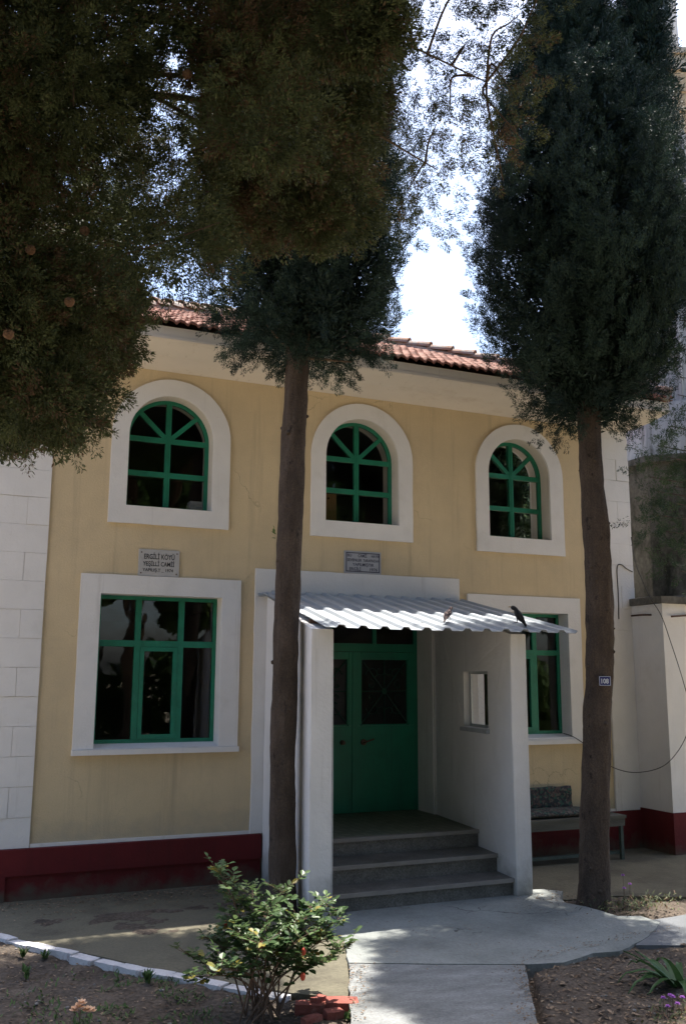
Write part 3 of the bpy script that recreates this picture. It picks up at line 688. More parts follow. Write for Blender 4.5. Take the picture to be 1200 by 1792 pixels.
# ------------------------------------------------------------------ plaques with their lettering
def plaque(x0, x1, z0, z1, mt, border, lines, ink, label, nails):
    bm = bmesh.new(); box(bm, x0, x1, -.02, -.001, z0, z1); bevel(bm, .003)
    p = obj('wall_plaque', bm, mt); tag(p, label, 'sign')
    if border:
        bm = bmesh.new(); t = .010; i = .018
        for q in ((x0+i,x1-i,z1-i-t,z1-i),(x0+i,x1-i,z0+i,z0+i+t),(x0+i,x0+i+t,z0+i+t,z1-i-t),(x1-i-t,x1-i,z0+i+t,z1-i-t)): box(bm, q[0], q[1], -.0225, -.0195, q[2], q[3])
        obj('border', bm, ink, p)
    if nails:
        for xx in (x0+.028, x1-.028):
            for zz in (z0+.03, z1-.035):
                bm = bmesh.new(); tube(bm, [(xx,-.0195,zz),(xx,-.026,zz)], .008, 8); obj('nail', bm, 'rusty_iron', p)
    for s, cx, z, h, w_ in lines:
        text_mesh('lettering', s, h, w_, ink, p, lambda x, y, d, cx=cx, z=z: Vector((cx+x, -.0215, z+y)), .018)
    return p
plaque(-.206,.239,3.166,3.456,'plaque_stone',False,[('ERGİLİ KÖYÜ',.018,3.352,.056,.335),('YEŞİLLİ CAMİİ',.012,3.276,.049,.345),('YAPILIŞ.T _ 1974',.006,3.216,.034,.335)],'ink','white stone plaque with black lettering ERGİLİ KÖYÜ above the large window','nails')
plaque(2.222,2.70,3.312,3.580,'plaque_grey',True,[('BU',2.285,3.510,.034,.055),('CAMİİ',2.455,3.508,.038,.115),('HAYIR',2.625,3.510,.034,.105),('SEVENLER',2.35,3.455,.034,.19),('TARAFINDAN',2.57,3.455,.034,.215),('YAPILMIŞTIR',2.465,3.402,.036,.28),('ERGİLİ',2.36,3.347,.036,.15),('1976',2.60,3.347,.036,.10)],'ink_blue','small grey plaque with blue lettering and border above the porch','')

# ------------------------------------------------------------------ minaret on its own base beside the building
M = empty('minaret', (8.75, 1.2, 0)); tag(M, 'tall minaret rising from a white painted base, mossy drum and balcony at top right', 'tower')
MX, MY = 8.55, 1.2
def prism(bm, n, r0, z0, r1, z1, rot=math.pi/8, cx=MX, cy=MY, capit=True):
    a = [bm.verts.new((cx+r0*math.cos(rot+2*math.pi*k/n), cy+r0*math.sin(rot+2*math.pi*k/n), z0)) for k in range(n)]
    b = [bm.verts.new((cx+r1*math.cos(rot+2*math.pi*k/n), cy+r1*math.sin(rot+2*math.pi*k/n), z1)) for k in range(n)]
    for k in range(n): bm.faces.new((a[k], a[(k+1)%n], b[(k+1)%n], b[k]))
    if capit: bm.faces.new(a[::-1]); bm.faces.new(b)
bm = bmesh.new(); box(bm, 6.455, 11.0, -.615, 3.2, .44, 3.06); bevel(bm, .015, 2); base = obj('base', bm, 'white', M)
bm = bmesh.new(); box(bm, 6.44, 11.02, -.635, 3.2, -.2, .438); bevel(bm, .012, 2); obj('plinth', bm, 'red_paint', M)
bm = bmesh.new(); box(bm, 6.42, 11.04, -.65, 3.2, 3.061, 3.15)
for v in bm.verts:
    v.co.z += .012*noise.noise(v.co*3)
bmesh.ops.subdivide_edges(bm, edges=bm.edges, cuts=20, use_grid_fill=True)
for v in bm.verts: v.co += Vector((noise.noise(v.co*7), noise.noise(v.co*7+Vector((3,3,3))), noise.noise(v.co*9)*.8))*.018
obj('ledge', bm, 'moss_concrete', M)
bm = bmesh.new(); A8 = 1/math.cos(math.pi/8)
prism(bm, 8, 1.42*A8, 3.13, 1.02*A8, 3.30); prism(bm, 8, .97*A8, 3.301, .95*A8, 5.34)
obj('drum', bm, 'moss_concrete', M)
bm = bmesh.new(); prism(bm, 8, 1.02*A8, 5.341, 1.02*A8, 5.44); bevel(bm, .01); obj('drum_moulding', bm, 'moss_concrete', M)
bm = bmesh.new(); prism(bm, 8, .98*A8, 5.441, .86*A8, 6.3); prism(bm, 16, .80, 6.301, .72, 10.95, rot=math.pi/16)
n = 16
for k in range(n):                                      # raised ribs of the shaft
    a = math.pi/16 + 2*math.pi*k/n
    tube(bm, [(MX+.82*math.cos(a), MY+.82*math.sin(a), 6.30),(MX+.74*math.cos(a), MY+.74*math.sin(a), 10.9)], .035, 5)
obj('shaft', bm, 'streaked_white', M)
bm = bmesh.new()
for (r0, z0, r1, z1) in ((.74,10.90,.90,11.15),(.94,11.151,1.05,11.40),(1.09,11.401,1.19,11.68),(1.26,11.681,1.27,11.92)): prism(bm, 16, r0, z0, r1, z1, rot=math.pi/16)
obj('corbel', bm, 'corbel_stone', M)
bm = bmesh.new(); prism(bm, 16, 1.32, 11.921, 1.32, 12.02, rot=math.pi/16); obj('balcony_floor', bm, 'corbel_stone', M)
rl = empty('balcony_railing', (MX, MY, 12.0)); rl.parent = M
for k in range(16):
    a0, a1 = math.pi/16+2*math.pi*k/16, math.pi/16+2*math.pi*(k+1)/16
    P = lambda t, z, r=1.26: Vector((MX+r*(math.cos(a0)*(1-t)+math.cos(a1)*t), MY+r*(math.sin(a0)*(1-t)+math.sin(a1)*t), z))
    bm = bmesh.new()
    tube(bm, [P(0,12.02), P(0,12.95)], .05, 6)
    for z in (12.08, 12.5, 12.88): tube(bm, [P(.02,z), P(.98,z)], .022, 5)
    for t in (.25,.5,.75): tube(bm, [P(t,12.08), P(t,12.5)], .018, 5)
    for t in (.3,.7): tube(bm, [P(t,12.69)+Vector((0,0,.15*math.sin(q)))+ (P(t+.12,0)-P(t,0))*math.cos(q) for q in np.linspace(0,2*math.pi,9)], .018, 5)
    o = obj('railing_panel', bm, 'rail_iron', rl)
bm = bmesh.new(); prism(bm, 16, .46, 12.021, .43, 16.5, rot=math.pi/16); prism(bm, 16, .54, 16.501, .02, 19.2, rot=math.pi/16); obj('upper_shaft', bm, 'streaked_white', M)

# ------------------------------------------------------------------ bench by the wall, with a folded rug on it
b = empty('bench', (4.9, -.45, -.06)); tag(b, 'low weathered grey bench against the wall behind the right trunk', 'bench')
bm = bmesh.new(); box(bm, 3.78, 5.72, -.62, -.46, .42, .455); box(bm, 3.78, 5.72, -.44, -.28, .42, .455); bevel(bm, .005); obj('seat', bm, 'grey_wood', b)
bm = bmesh.new(); box(bm, 3.80, 5.70, -.612, -.585, .33, .418); obj('apron_board', bm, 'grey_wood', b)
bm = bmesh.new(); box(bm, 3.80, 5.66, -.57, -.53, .0, .035); obj('stretcher', bm, 'green_iron', b)
for x in (3.85, 5.66):
    for y in (-.58, -.31):
        bm = bmesh.new(); box(bm, x-.02, x+.02, y-.02, y+.02, -.06, .419); bevel(bm, .004); obj('leg', bm, 'green_iron', b)
bm = bmesh.new()
nx, ny = 40, 14; rows = []
for i in range(nx+1):
    x = 3.85 + 1.42*i/nx; r = []
    for j in range(ny+1):
        t = j/ny
        if t < .5: y, z = -.56+.42*(t/.5), .475+.07*math.sin(math.pi*t*2)*.6
        else: y, z = -.14+.03*((t-.5)/.5), .475+.29*((t-.5)/.5)
        z += .02*noise.noise(Vector((x*5, t*6, 1))); y += .02*noise.noise(Vector((x*4, t*5, 7)))
        r.append(bm.verts.new((x, y, z)))
    rows.append(r)
for i in range(nx):
    for j in range(ny): bm.faces.new((rows[i][j], rows[i+1][j], rows[i+1][j+1], rows[i][j+1]))
rug = obj('rug', bm, 'rug', smooth=True); sol = rug.modifiers.new('thickness', 'SOLIDIFY'); sol.thickness = .03; sol.offset = 1
tag(rug, 'dark patterned rug draped over the bench and up the wall behind it', 'rug')

# ------------------------------------------------------------------ things behind the panes
bm = bmesh.new(); box(bm, 2.0, 2.33, .50, .95, 3.3, 4.36); bevel(bm, .008)
o = obj('cupboard', bm, 'orange_wood'); tag(o, 'orange wooden cupboard seen through the middle arched window', 'cupboard')
for x in (2.10, 2.22):
    bm = bmesh.new(); tube(bm, [(x,.50,4.30),(x,.48,4.30)], .012, 8); obj('knob', bm, 'rusty_iron', o)
bk = ['topmost pale book of the stack behind the left arched window','second pale book from the top of the stack behind the left arched window','third pale book from the top of the stack behind the left arched window','bottom pale book of the stack behind the left arched window']
for i in range(4):
    bm = bmesh.new(); dx = random.uniform(-.01,.01); z = 3.947+.033*(3-i)
    box(bm, .40+dx, .56+dx, .24, .40, z, z+.031); bevel(bm, .003); tag(obj('book', bm, 'books'), bk[i], 'book', 'books stacked on the window ledge')
for i, (x, l) in enumerate(((.20,'flat dark blue book lying left of the pale book stack'),(-.02,'second flat dark book, left of the window middle'))):
    bm = bmesh.new(); box(bm, x, x+.18, .24, .39, 3.947, 3.975); bevel(bm, .003); tag(obj('book', bm, 'books_dark'), l, 'book', 'books stacked on the window ledge')

# ------------------------------------------------------------------ trees
def trunk_mesh(pts, rads, name, mt, parent, seg=28, n=14, knots=34, seed=1):
    P = smooth_path(pts, n); k = len(P); RR = list(np.interp(np.linspace(0, len(pts)-1, k), range(len(pts)), rads))
    bm = bmesh.new(); tube(bm, P, RR, seg, True, .15)
    rs = random.Random(seed)
    for _ in range(knots):
        i = rs.randrange(3, k-3); a = rs.uniform(0, 6.28); p = P[i] + Vector((math.cos(a), math.sin(a), 0))*RR[i]*.98
        d = Vector((math.cos(a), math.sin(a), rs.uniform(-.2,.5)))
        tube(bm, [p-d*.02, p+d*.012, p+d*.022], [rs.uniform(.018,.034), rs.uniform(.013,.024), .006], 7)
    return obj(name, bm, mt, parent, smooth=True)
def crown_plumes(cx, cy, prof, ncl, npl, nin, rs, lump=.07, deep=1.0):
    """foliage of a columnar cypress: flame-shaped clusters of upright plumes on an uneven column; prof = [(z, radius, x offset)]"""
    z0, z1 = prof[0][0], prof[-1][0]; pz = [p[0] for p in prof]; pr_ = [p[1] for p in prof]; po = [p[2] for p in prof]
    zz = np.linspace(z0, z1, 300); wgt = np.interp(zz, pz, pr_)+.12; wgt /= wgt.sum()
    def pick(n, lo, hi):
        z = rs.choice(zz, n, p=wgt) + rs.random(n)*(z1-z0)/300; th = rs.random(n)*2*np.pi; r = np.interp(z, pz, pr_)
        l = 1 + lump*np.sin(3*th+2.1*z) + lump*.9*np.sin(5*th-3.3*z+1)
        q = rs.uniform(lo, hi, n)*l*r
        dx, dy = q*np.cos(th), q*np.sin(th); dd = dx*.62+dy*.78; k_ = np.where(dd > 0, deep-1, .05)*dd
        c = np.stack([cx + np.interp(z, pz, po) + dx + k_*.62, cy + dy + k_*.78, z], 1)
        out = np.stack([np.cos(th), np.sin(th), np.zeros(n)], 1)
        return c, out, np.clip(1-(z-z0)/.5, 0, 1)[:,None], z
    c, out, low, z = pick(ncl, .72, 1.0)
    ax = unit(out*.30 + np.array([0,0,1.0])*(1-1.9*low) + out*low*.5 + rs.normal(size=(ncl,3))*.14)
    Lc = rs.uniform(.28,.62,ncl)*(1-.35*low[:,0]); Rc = rs.uniform(.085,.15,ncl)
    tc = rs.normal(size=ncl)*.20 + .45
    k = ncl*npl; C = np.repeat(c,npl,0); A = np.repeat(ax,npl,0); O = np.repeat(out,npl,0)
    t = rs.random(k); rd = rs.normal(size=(k,3)); rd = unit(rd - A*np.sum(rd*A,1,keepdims=True))
    w_ = np.sin(np.pi*np.clip(t*.85+.15,0,1))**.7
    P = C + A*(np.repeat(Lc,npl)*(t-.35))[:,None] + rd*(np.repeat(Rc,npl)*w_*np.sqrt(rs.random(k)))[:,None]
    D = unit(A + rd*.45 + rs.normal(size=(k,3))*.15)
    surf = (P, D, np.repeat(tc,npl) + rs.normal(size=k)*.08)
    ci, oi, li, zi = pick(nin, .05, .73)
    return surf, (ci, unit(oi*.4+np.array([0,0,.8])+rs.normal(size=(nin,3))*.4), .2+rs.normal(size=nin)*.12)  # inner leaves get a darker tint: shade inside the crown put into colour
def cypress(name, label, cx, cy, trunk, rads, prof_list, ns, ni, seed, mt='cypress', bark='bark', nb=64, deep=1.1, limbs=()):
    rs = np.random.default_rng(seed)
    T_ = empty(name, (trunk[0][0], trunk[0][1], trunk[0][2])); tag(T_, label, 'tree', 'cypress trees in front of the building')
    trunk_mesh(trunk, rads, 'trunk', bark, T_, seed=seed)
    parts = []
    for (pcx, prof, fr) in prof_list:
        (c1, a1, t1), (c2, a2, t2) = crown_plumes(pcx, cy, prof, int(ns*fr), 15, int(ni*fr), rs, deep=deep)
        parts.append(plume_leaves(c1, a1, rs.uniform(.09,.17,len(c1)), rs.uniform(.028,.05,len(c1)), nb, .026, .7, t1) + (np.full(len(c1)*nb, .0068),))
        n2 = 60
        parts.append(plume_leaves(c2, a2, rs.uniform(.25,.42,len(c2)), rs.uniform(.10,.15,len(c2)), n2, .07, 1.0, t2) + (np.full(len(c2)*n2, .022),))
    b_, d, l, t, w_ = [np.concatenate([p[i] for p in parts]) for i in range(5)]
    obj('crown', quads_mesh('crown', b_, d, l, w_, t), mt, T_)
    for (pts, r) in limbs:
        bm = bmesh.new(); P = smooth_path(pts, 5); tube(bm, P, list(np.linspace(r, r*.35, len(P))), 7); obj('limb', bm, 'bark_warm', T_, smooth=True)
    return T_
tA = cypress('cypress_tree', 'cypress with a straight trunk rising left of the porch door', .98, -1.68,
    [(.87,-1.70,-.12),(.90,-1.70,.1),(.88,-1.69,1.2),(.90,-1.68,2.4),(.93,-1.66,3.6),(.97,-1.64,4.6),(1.0,-1.64,5.5),(1.05,-1.64,7.0),(1.1,-1.64,9.5),(1.1,-1.64,11.3)],
    [.18,.124,.115,.117,.124,.120,.111,.10,.06,.02],
    [(1.05, [(5.24,.25,.1),(5.42,.70,.06),(5.75,.95,.0),(6.4,1.06,-.02),(7.2,1.02,0),(8.4,.96,0),(9.6,.8,0),(10.8,.45,0),(11.8,.08,0)], 1)], 820, 2200, 5,
    limbs=[([(1.0,-1.74,5.25),(1.2,-1.85,5.22),(1.45,-1.95,5.20)], .022), ([(.95,-1.72,5.3),(.75,-1.85,5.33),(.55,-1.95,5.45)], .018), ([(1.03,-1.78,5.3),(1.03,-1.86,5.5),(.98,-1.88,5.75)], .016), ([(1.0,-1.7,5.6),(1.5,-1.5,5.7),(1.8,-1.4,6.0)], .03)])
tB = cypress('cypress_tree', 'broad dark cypress whose bent trunk carries the blue 108 number plate', 3.98, -2.45,
    [(3.76,-2.45,-.12),(3.78,-2.45,.12),(3.84,-2.45,1.0),(3.93,-2.45,2.0),(3.985,-2.45,2.7),(3.98,-2.45,3.6),(3.95,-2.45,4.5),(3.97,-2.45,5.5),(4.0,-2.45,7.5),(4.05,-2.45,10.6)],
    [.20,.147,.135,.132,.135,.129,.118,.108,.09,.02],
    [(3.98, [(4.68,.15,-.12),(4.92,.5,.0),(5.25,.84,.02),(5.6,1.02,.05),(6.2,1.15,.08),(7.0,1.22,.06),(7.8,1.0,.0),(8.7,.58,-.12),(9.4,.36,-.04),(10.2,.2,.0),(10.9,.06,.08)], .82),
     (4.93, [(6.8,.25,-.30),(7.6,.36,-.18),(8.6,.29,-.02),(9.4,.26,.0),(10.2,.26,.02),(11.2,.2,.02),(12,.05,.02)], .18)], 800, 2800, 9, deep=1.65)  # unseen back of this crown stretched to throw shade on the paving

# spreading cypress whose trunk stands left of the picture and whose boughs hang over it
near = empty('spreading_cypress', (-3.35,-6.1,-.1)); tag(near, 'spreading cypress hanging its brownish boughs and cones over the top left', 'tree')
trunk_mesh([(-3.35,-6.1,-.2),(-3.35,-6.1,1.2),(-3.3,-6.1,2.6),(-3.2,-6.05,4.2),(-3.1,-6.0,6.0),(-3.0,-6.0,8.2)], [.24,.21,.19,.16,.11,.03], 'trunk', 'bark_warm', near, seed=3)
DENSE = [(-2.79,-5.98,5.73,0.24),(-2.78,-5.1,6.51,0.37),(-2.43,-5.9,5.94,0.27),(-2.33,-6.49,5.44,0.29),(-2.08,-5.59,6.25,0.29),(-1.99,-5.75,6.18,0.35),(-1.75,-6.08,6.07,0.32),(-1.67,-6.34,5.85,0.24),(-1.42,-6.3,5.86,0.27),(-1.14,-5.86,6.43,0.37),(-1.14,-6.35,6.01,0.29),(-0.93,-6.08,6.37,0.27),(-1.04,-6.92,5.48,0.26),(-0.41,-5.99,6.65,0.19),(-2.74,-6.09,5.36,0.27),(-2.48,-6.65,5.06,0.21),(-2.38,-6.39,5.25,0.24),(-2.3,-6.76,4.99,0.25),(-2.06,-5.67,5.94,0.37),(-2.02,-5.31,6.4,0.38),(-1.8,-5.97,5.77,0.34),(-1.69,-6.34,5.63,0.24),(-1.55,-6.58,5.35,0.22),(-1.31,-5.93,6.15,0.3),(-1.01,-5.73,6.47,0.34),(-1.26,-7.19,5.06,0.21),(-1.08,-7.29,5.03,0.23),(-0.95,-7.19,5.04,0.16),(-2.67,-6.58,4.84,0.22),(-2.69,-5.19,5.89,0.33),(-2.47,-6.32,5.16,0.23),(-2.29,-6.55,4.93,0.2),(-2.03,-5.21,6.18,0.33),(-1.86,-5.63,5.88,0.35),(-1.84,-6.65,5.14,0.29),(-1.61,-6.51,5.2,0.28),(-1.34,-5.81,5.92,0.33),(-1.37,-6.74,5.14,0.3),(-0.89,-5.76,6.25,0.4),(-0.78,-5.93,6.15,0.29),(-1.02,-7.25,4.85,0.2),(-0.5,-6.29,5.84,0.15),(-0.28,-6.11,6.2,0.1),(-2.76,-5.19,5.81,0.36),(-2.59,-5.13,5.82,0.3),(-2.44,-5.18,5.88,0.37),(-2.24,-6.75,4.68,0.19),(-2.08,-5.38,5.82,0.34),(-1.98,-5.59,5.71,0.32),(-1.81,-5.54,5.71,0.28),(-1.55,-5.74,5.73,0.3),(-1.38,-5.5,5.96,0.29),(-1.23,-5.7,5.83,0.33),(-1.03,-5.97,5.64,0.27),(-1.03,-6.81,5.1,0.29),(-1.02,-7.03,4.84,0.27),(-0.72,-6.61,5.38,0.2),(-2.75,-5.7,5.12,0.31),(-2.53,-6.23,4.88,0.29),(-2.48,-4.94,5.72,0.36),(-2.22,-6.24,4.9,0.3),(-2.09,-6.29,4.84,0.3),(-1.89,-6.15,5.06,0.24),(-1.7,-5.86,5.38,0.27),(-1.61,-5.65,5.61,0.29),(-1.37,-6.15,5.27,0.28),(-1.31,-6.48,5.09,0.32),(-1.25,-6.63,4.91,0.25),(-0.84,-5.74,5.82,0.38),(-0.5,-5.85,5.68,0.3),(-0.59,-6.49,5.25,0.15),(-2.71,-5.45,5.08,0.34),(-2.56,-5.88,4.8,0.29),(-2.32,-6.16,4.72,0.24),(-2.28,-4.97,5.55,0.4),(-2.08,-5.38,5.38,0.3),(-1.96,-6.56,4.66,0.25),(-1.75,-6.32,4.8,0.31),(-1.69,-6.88,4.5,0.27),(-1.41,-6.73,4.7,0.29),(-1.22,-6.92,4.52,0.22),(-1.15,-6.92,4.52,0.27),(-0.51,-5.81,5.53,0.31),(-0.89,-7.17,4.54,0.12),(-0.81,-7.27,4.5,0.1),(-2.78,-5.23,4.97,0.34),(-2.57,-5.01,5.15,0.36),(-2.39,-5.37,5.03,0.32),(-2.24,-5.24,5.26,0.33),(-2.13,-5.23,5.29,0.3),(-1.88,-5.34,5.19,0.31),(-1.84,-6.85,4.28,0.26),(-1.72,-6.66,4.35,0.21),(-1.35,-6.12,4.82,0.29),(-0.83,-5.69,5.26,0.39),(-0.79,-5.86,5.13,0.34),(-0.62,-5.8,5.26,0.31),(-0.54,-6.38,4.87,0.14),(-2.74,-5.35,4.7,0.28),(-2.53,-4.96,4.98,0.38),(-2.35,-5.56,4.71,0.3),(-2.14,-6.6,4.21,0.25),(-2.05,-5.71,4.73,0.27),(-1.91,-5.46,5.01,0.37),(-1.62,-5.23,5.22,0.38),(-1.49,-5.53,5.1,0.34),(-1.33,-5.8,4.97,0.26),(-0.89,-5.82,4.94,0.3),(-1.18,-7.09,4.13,0.22),(-0.48,-5.91,4.99,0.28),(-0.45,-6.2,4.81,0.14),(-0.24,-5.99,5.15,0.1),(-2.68,-5.74,4.33,0.29),(-2.49,-5.45,4.61,0.27),(-2.34,-6.17,4.3,0.24),(-2.14,-5.36,4.79,0.27),(-2.0,-6.62,4.1,0.21),(-1.76,-5.27,4.82,0.33),(-1.78,-6.05,4.45,0.33),(-1.53,-5.47,4.86,0.28),(-1.07,-5.64,4.74,0.29),(-0.93,-5.87,4.82,0.28),(-1.05,-6.61,4.36,0.25),(-0.77,-6.65,4.32,0.22),(-0.37,-5.77,4.98,0.24),(-2.7,-4.91,4.58,0.28),(-2.55,-5.65,4.33,0.29),(-2.36,-5.25,4.54,0.35),(-2.15,-6.42,4.04,0.22),(-2.07,-6.36,4.0,0.26),(-1.87,-5.53,4.51,0.36),(-1.67,-5.12,4.77,0.31),(-1.55,-5.46,4.65,0.35),(-1.39,-6.46,4.12,0.28),(-1.1,-6.33,4.27,0.2),(-0.86,-5.9,4.47,0.21),(-0.77,-6.27,4.39,0.28),(-0.57,-6.4,4.25,0.16),(-2.79,-4.92,4.39,0.28),(-2.52,-5.98,3.98,0.25),(-2.33,-6.27,3.82,0.23),(-2.15,-4.91,4.5,0.39),(-2.05,-5.72,4.18,0.3),(-1.9,-6.39,3.82,0.25),(-1.73,-5.74,4.14,0.35),(-1.56,-5.81,4.17,0.25),(-1.47,-6.79,3.72,0.27),(-0.96,-5.59,4.44,0.1),(-0.8,-5.98,4.33,0.13),(-0.73,-6.51,4.09,0.1),(-2.65,-5.63,3.83,0.25),(-2.36,-6.42,3.55,0.19),(-2.34,-5.77,3.89,0.24),(-2.14,-5.47,4.02,0.3),(-2.02,-6.56,3.59,0.23),(-1.87,-5.36,4.22,0.3),(-1.69,-5.76,4.06,0.26),(-1.38,-5.22,4.39,0.3),(-2.61,-5.51,3.75,0.3),(-2.39,-6.11,3.51,0.23),(-2.31,-6.27,3.56,0.24),(-2.17,-6.23,3.58,0.28),(-1.98,-6.43,3.54,0.21),(-1.77,-5.96,3.81,0.23),(-1.71,-6.49,3.54,0.18),(-1.56,-6.16,3.74,0.1),(-2.58,-5.87,3.43,0.2),(-2.41,-6.29,3.32,0.19),(-2.31,-6.31,3.42,0.24),(-2.1,-6.22,3.38,0.27),(-1.96,-6.47,3.37,0.27),(-1.77,-6.03,3.46,0.26),(-1.66,-6.16,3.45,0.16),(-1.54,-6.01,3.6,0.1),(-2.43,-6.11,3.3,0.13),(-2.26,-5.75,3.36,0.1),(-2.06,-6.18,3.22,0.18),(-1.93,-5.91,3.33,0.26),(-1.86,-6.03,3.33,0.24),(-1.76,-6.35,3.2,0.21),(-1.94,-5.74,3.24,0.14),(-1.84,-6.48,3.12,0.17)]
AIRY = [(-0.2,-6.48,5.27),(-0.16,-6.7,5.19),(-0.06,-6.83,5.09),(0.01,-6.95,5.0),(0.09,-6.98,4.95),(0.06,-6.94,4.8),(0.01,-6.9,4.75),(-0.11,-6.48,5.11),(-0.16,-6.34,5.09),(-0.05,-6.61,5.07),(0.02,-6.74,5.01),(-0.1,-6.34,4.95),(-0.02,-6.48,4.91),(0.04,-6.62,4.91),(0.04,-6.79,4.65),(0.04,-6.88,4.56),(0.05,-6.68,4.61),(0.02,-6.47,4.75),(-0.04,-6.34,4.81),(-0.07,-6.21,4.78),(0.0,-6.33,4.64),(-0.08,-6.18,4.6),(-0.03,-6.27,4.44),(-0.02,-6.16,4.41),(0.06,-6.76,4.49),(-0.19,-6.27,5.35),(-0.1,-6.12,4.95),(-0.12,-6.84,5.28),(0.02,-7.0,5.2),(-0.18,-6.63,5.48),(0.1,-7.0,5.05),(0.07,-6.5,4.83)]
extra = []
rr = random.Random(5)
for _ in range(90):                                   # the rest of the crown, outside the picture
    a = rr.uniform(.9, 5.4); q = rr.uniform(.5, 1.9); z = rr.uniform(3.4, 8.0)
    x, y = -3.3+q*math.cos(a)*(1.1-(z-3)/9), -6.1+q*math.sin(a)*(1.1-(z-3)/9)
    if x < -2.75: extra.append((x, y, z, rr.uniform(.3,.42)))
for _ in range(420):                                  # upper boughs added out of view to block sky light
    x, y, z = rr.uniform(-3.4,2.4), rr.uniform(-8.2,-4.4), rr.uniform(6.2,10)
    if z > 2.9 + .86*math.hypot(x+2.15, y+10.1) and (x+3)**2/34+(y+6.2)**2/6+(z-6.5)**2/13 < 1: extra.append((x, y, z, rr.uniform(.35,.5)))
def off_ray(c, lim):
    for q in ((-1.85,-6.15,3.75), (-1.75,-6.3,3.4), (-2.05,-6.2,4.0)):
        v = Vector(c[:3]) - Vector(q); t = v.dot(SUN)
        if t > .55 and (v - SUN*t).length < lim: return False
    return True
extra = [c for c in extra if off_ray(c, .95)]; DENSE = [c for c in DENSE if off_ray(c, .27)]
parts = []
rs = np.random.default_rng(21)
hub = Vector((-3.15,-6.05,5.0))
def clump(c, r, npl, nbl, bl, bw, L_=(.16,.28), rad=(.04,.065), brown=0.0, open_=False):
    u = unit(rs.normal(size=(npl,3)))*((rs.random(npl)**.45)*r)[:,None]*np.array([1,1,.95])
    cen = np.array(c[:3])+u
    out = unit(np.array(c[:3]) - np.array([hub.x,hub.y,min(c[2],5)]))
    ax = unit(u)*.9 + out*.4 + np.array([0,0,-.25 if not open_ else .1]) + rs.normal(size=(npl,3))*.35
    t = .38 + .22*math.sin(c[0]*5+c[2]*3) + rs.normal(size=npl)*.22 + brown
    p = plume_leaves(cen, ax, rs.uniform(*L_,npl), rs.uniform(*rad,npl), nbl, bl, .85, t)
    parts.append(p + (np.full(npl*nbl, bw),))
for c in DENSE:
    clump(c, c[3]*1.06, 96, 92, .0155, .0046, (.06,.12), (.028,.048), brown=.16 if c[2] > 4.2 else .02)
    clump(c, c[3]*.8, 40, 74, .020, .0088, (.08,.14))
for c in AIRY: clump((c[0],c[1],c[2]), .165, 10 if c[0] > .0 else 16, 90, .016, .0042, (.06,.12), (.022,.036), brown=-.08, open_=True)
for c in extra: clump(c, c[3]*1.25, 30, 34, .10, .034)
b_, d, l, t, w_ = [np.concatenate([p[i] for p in parts]) for i in range(5)]
obj('crown', quads_mesh('crown', b_, d, l, w_, t), 'cypress_near', near)
limb_ends = [(-2.0,-6.3,3.6),(-2.2,-5.7,4.3),(-1.5,-5.5,4.4),(-1.0,-6.3,4.6),(-.6,-6.2,4.7),(-.4,-6.0,5.1),(-1.6,-6.4,5.2),(-2.3,-6.4,5.0),(.05,-6.7,5.0),(0.0,-6.3,4.75),(-.3,-6.4,5.5),(-1.2,-5.6,5.8),(-2.0,-5.2,5.5),(-2.4,-5.1,4.8)]
bm = bmesh.new(); twg = bmesh.new(); limb_pts = []
for i, e in enumerate(limb_ends):
    e = Vector(e); z = max(2.9, min(6.2, e.z - .25*(e.x+3.2))); s = Vector((-3.22,-6.05, z))
    mid_ = s.lerp(e, .5) + Vector((rr.uniform(-.2,.2), rr.uniform(-.2,.2), rr.uniform(.15,.5)))
    P = smooth_path([s, s.lerp(mid_,.5)+Vector((rr.uniform(-.1,.1),rr.uniform(-.1,.1),.08)), mid_, mid_.lerp(e,.55)+Vector((rr.uniform(-.12,.12),rr.uniform(-.12,.12),.1)), e-Vector((0,0,.12))], 7); tube(bm, P, list(np.linspace(.05 if e.x < -.35 else .022,.003,len(P))), 8)
    limb_pts += P[4:]
obj('limb', bm, 'bark_warm', near, smooth=True)
for c in DENSE[::2] + AIRY[::3]:
    c = Vector(c[:3]); q = min(limb_pts, key=lambda p: (p-c).length)
    if (q-c).length < 1.5:
        m_ = q.lerp(c,.5)+Vector((rr.uniform(-.06,.06),rr.uniform(-.06,.06),.05)); P = smooth_path([q, m_, c, c+(c-m_)*.6], 4); tube(twg, P, list(np.linspace(.007,.002,len(P))), 5)
obj('twigs', twg, 'twig', near)
CONES = [(-2.165,-6.66,3.58),(-2.115,-6.68,3.53),(-1.94,-6.72,3.63),(-1.10,-6.92,4.40),(.03,-6.93,4.44),(-1.80,-6.8,3.42),(-2.3,-6.9,3.3),(-1.45,-7.0,4.3),(-2.0,-6.85,3.25),(-1.75,-6.7,3.75),(-2.4,-6.8,3.75),(-1.3,-7.0,4.1)]
for c in CONES:
    bm = bmesh.new(); bmesh.ops.create_icosphere(bm, subdivisions=2, radius=.019)
    for v in bm.verts: v.co *= 1 + .16*noise.noise(v.co*70+Vector((c[0]*9,0,0)))
    o = obj('cone', bm, 'cone', near); o.location = Vector(c) - near.location; o.matrix_parent_inverse.identity()

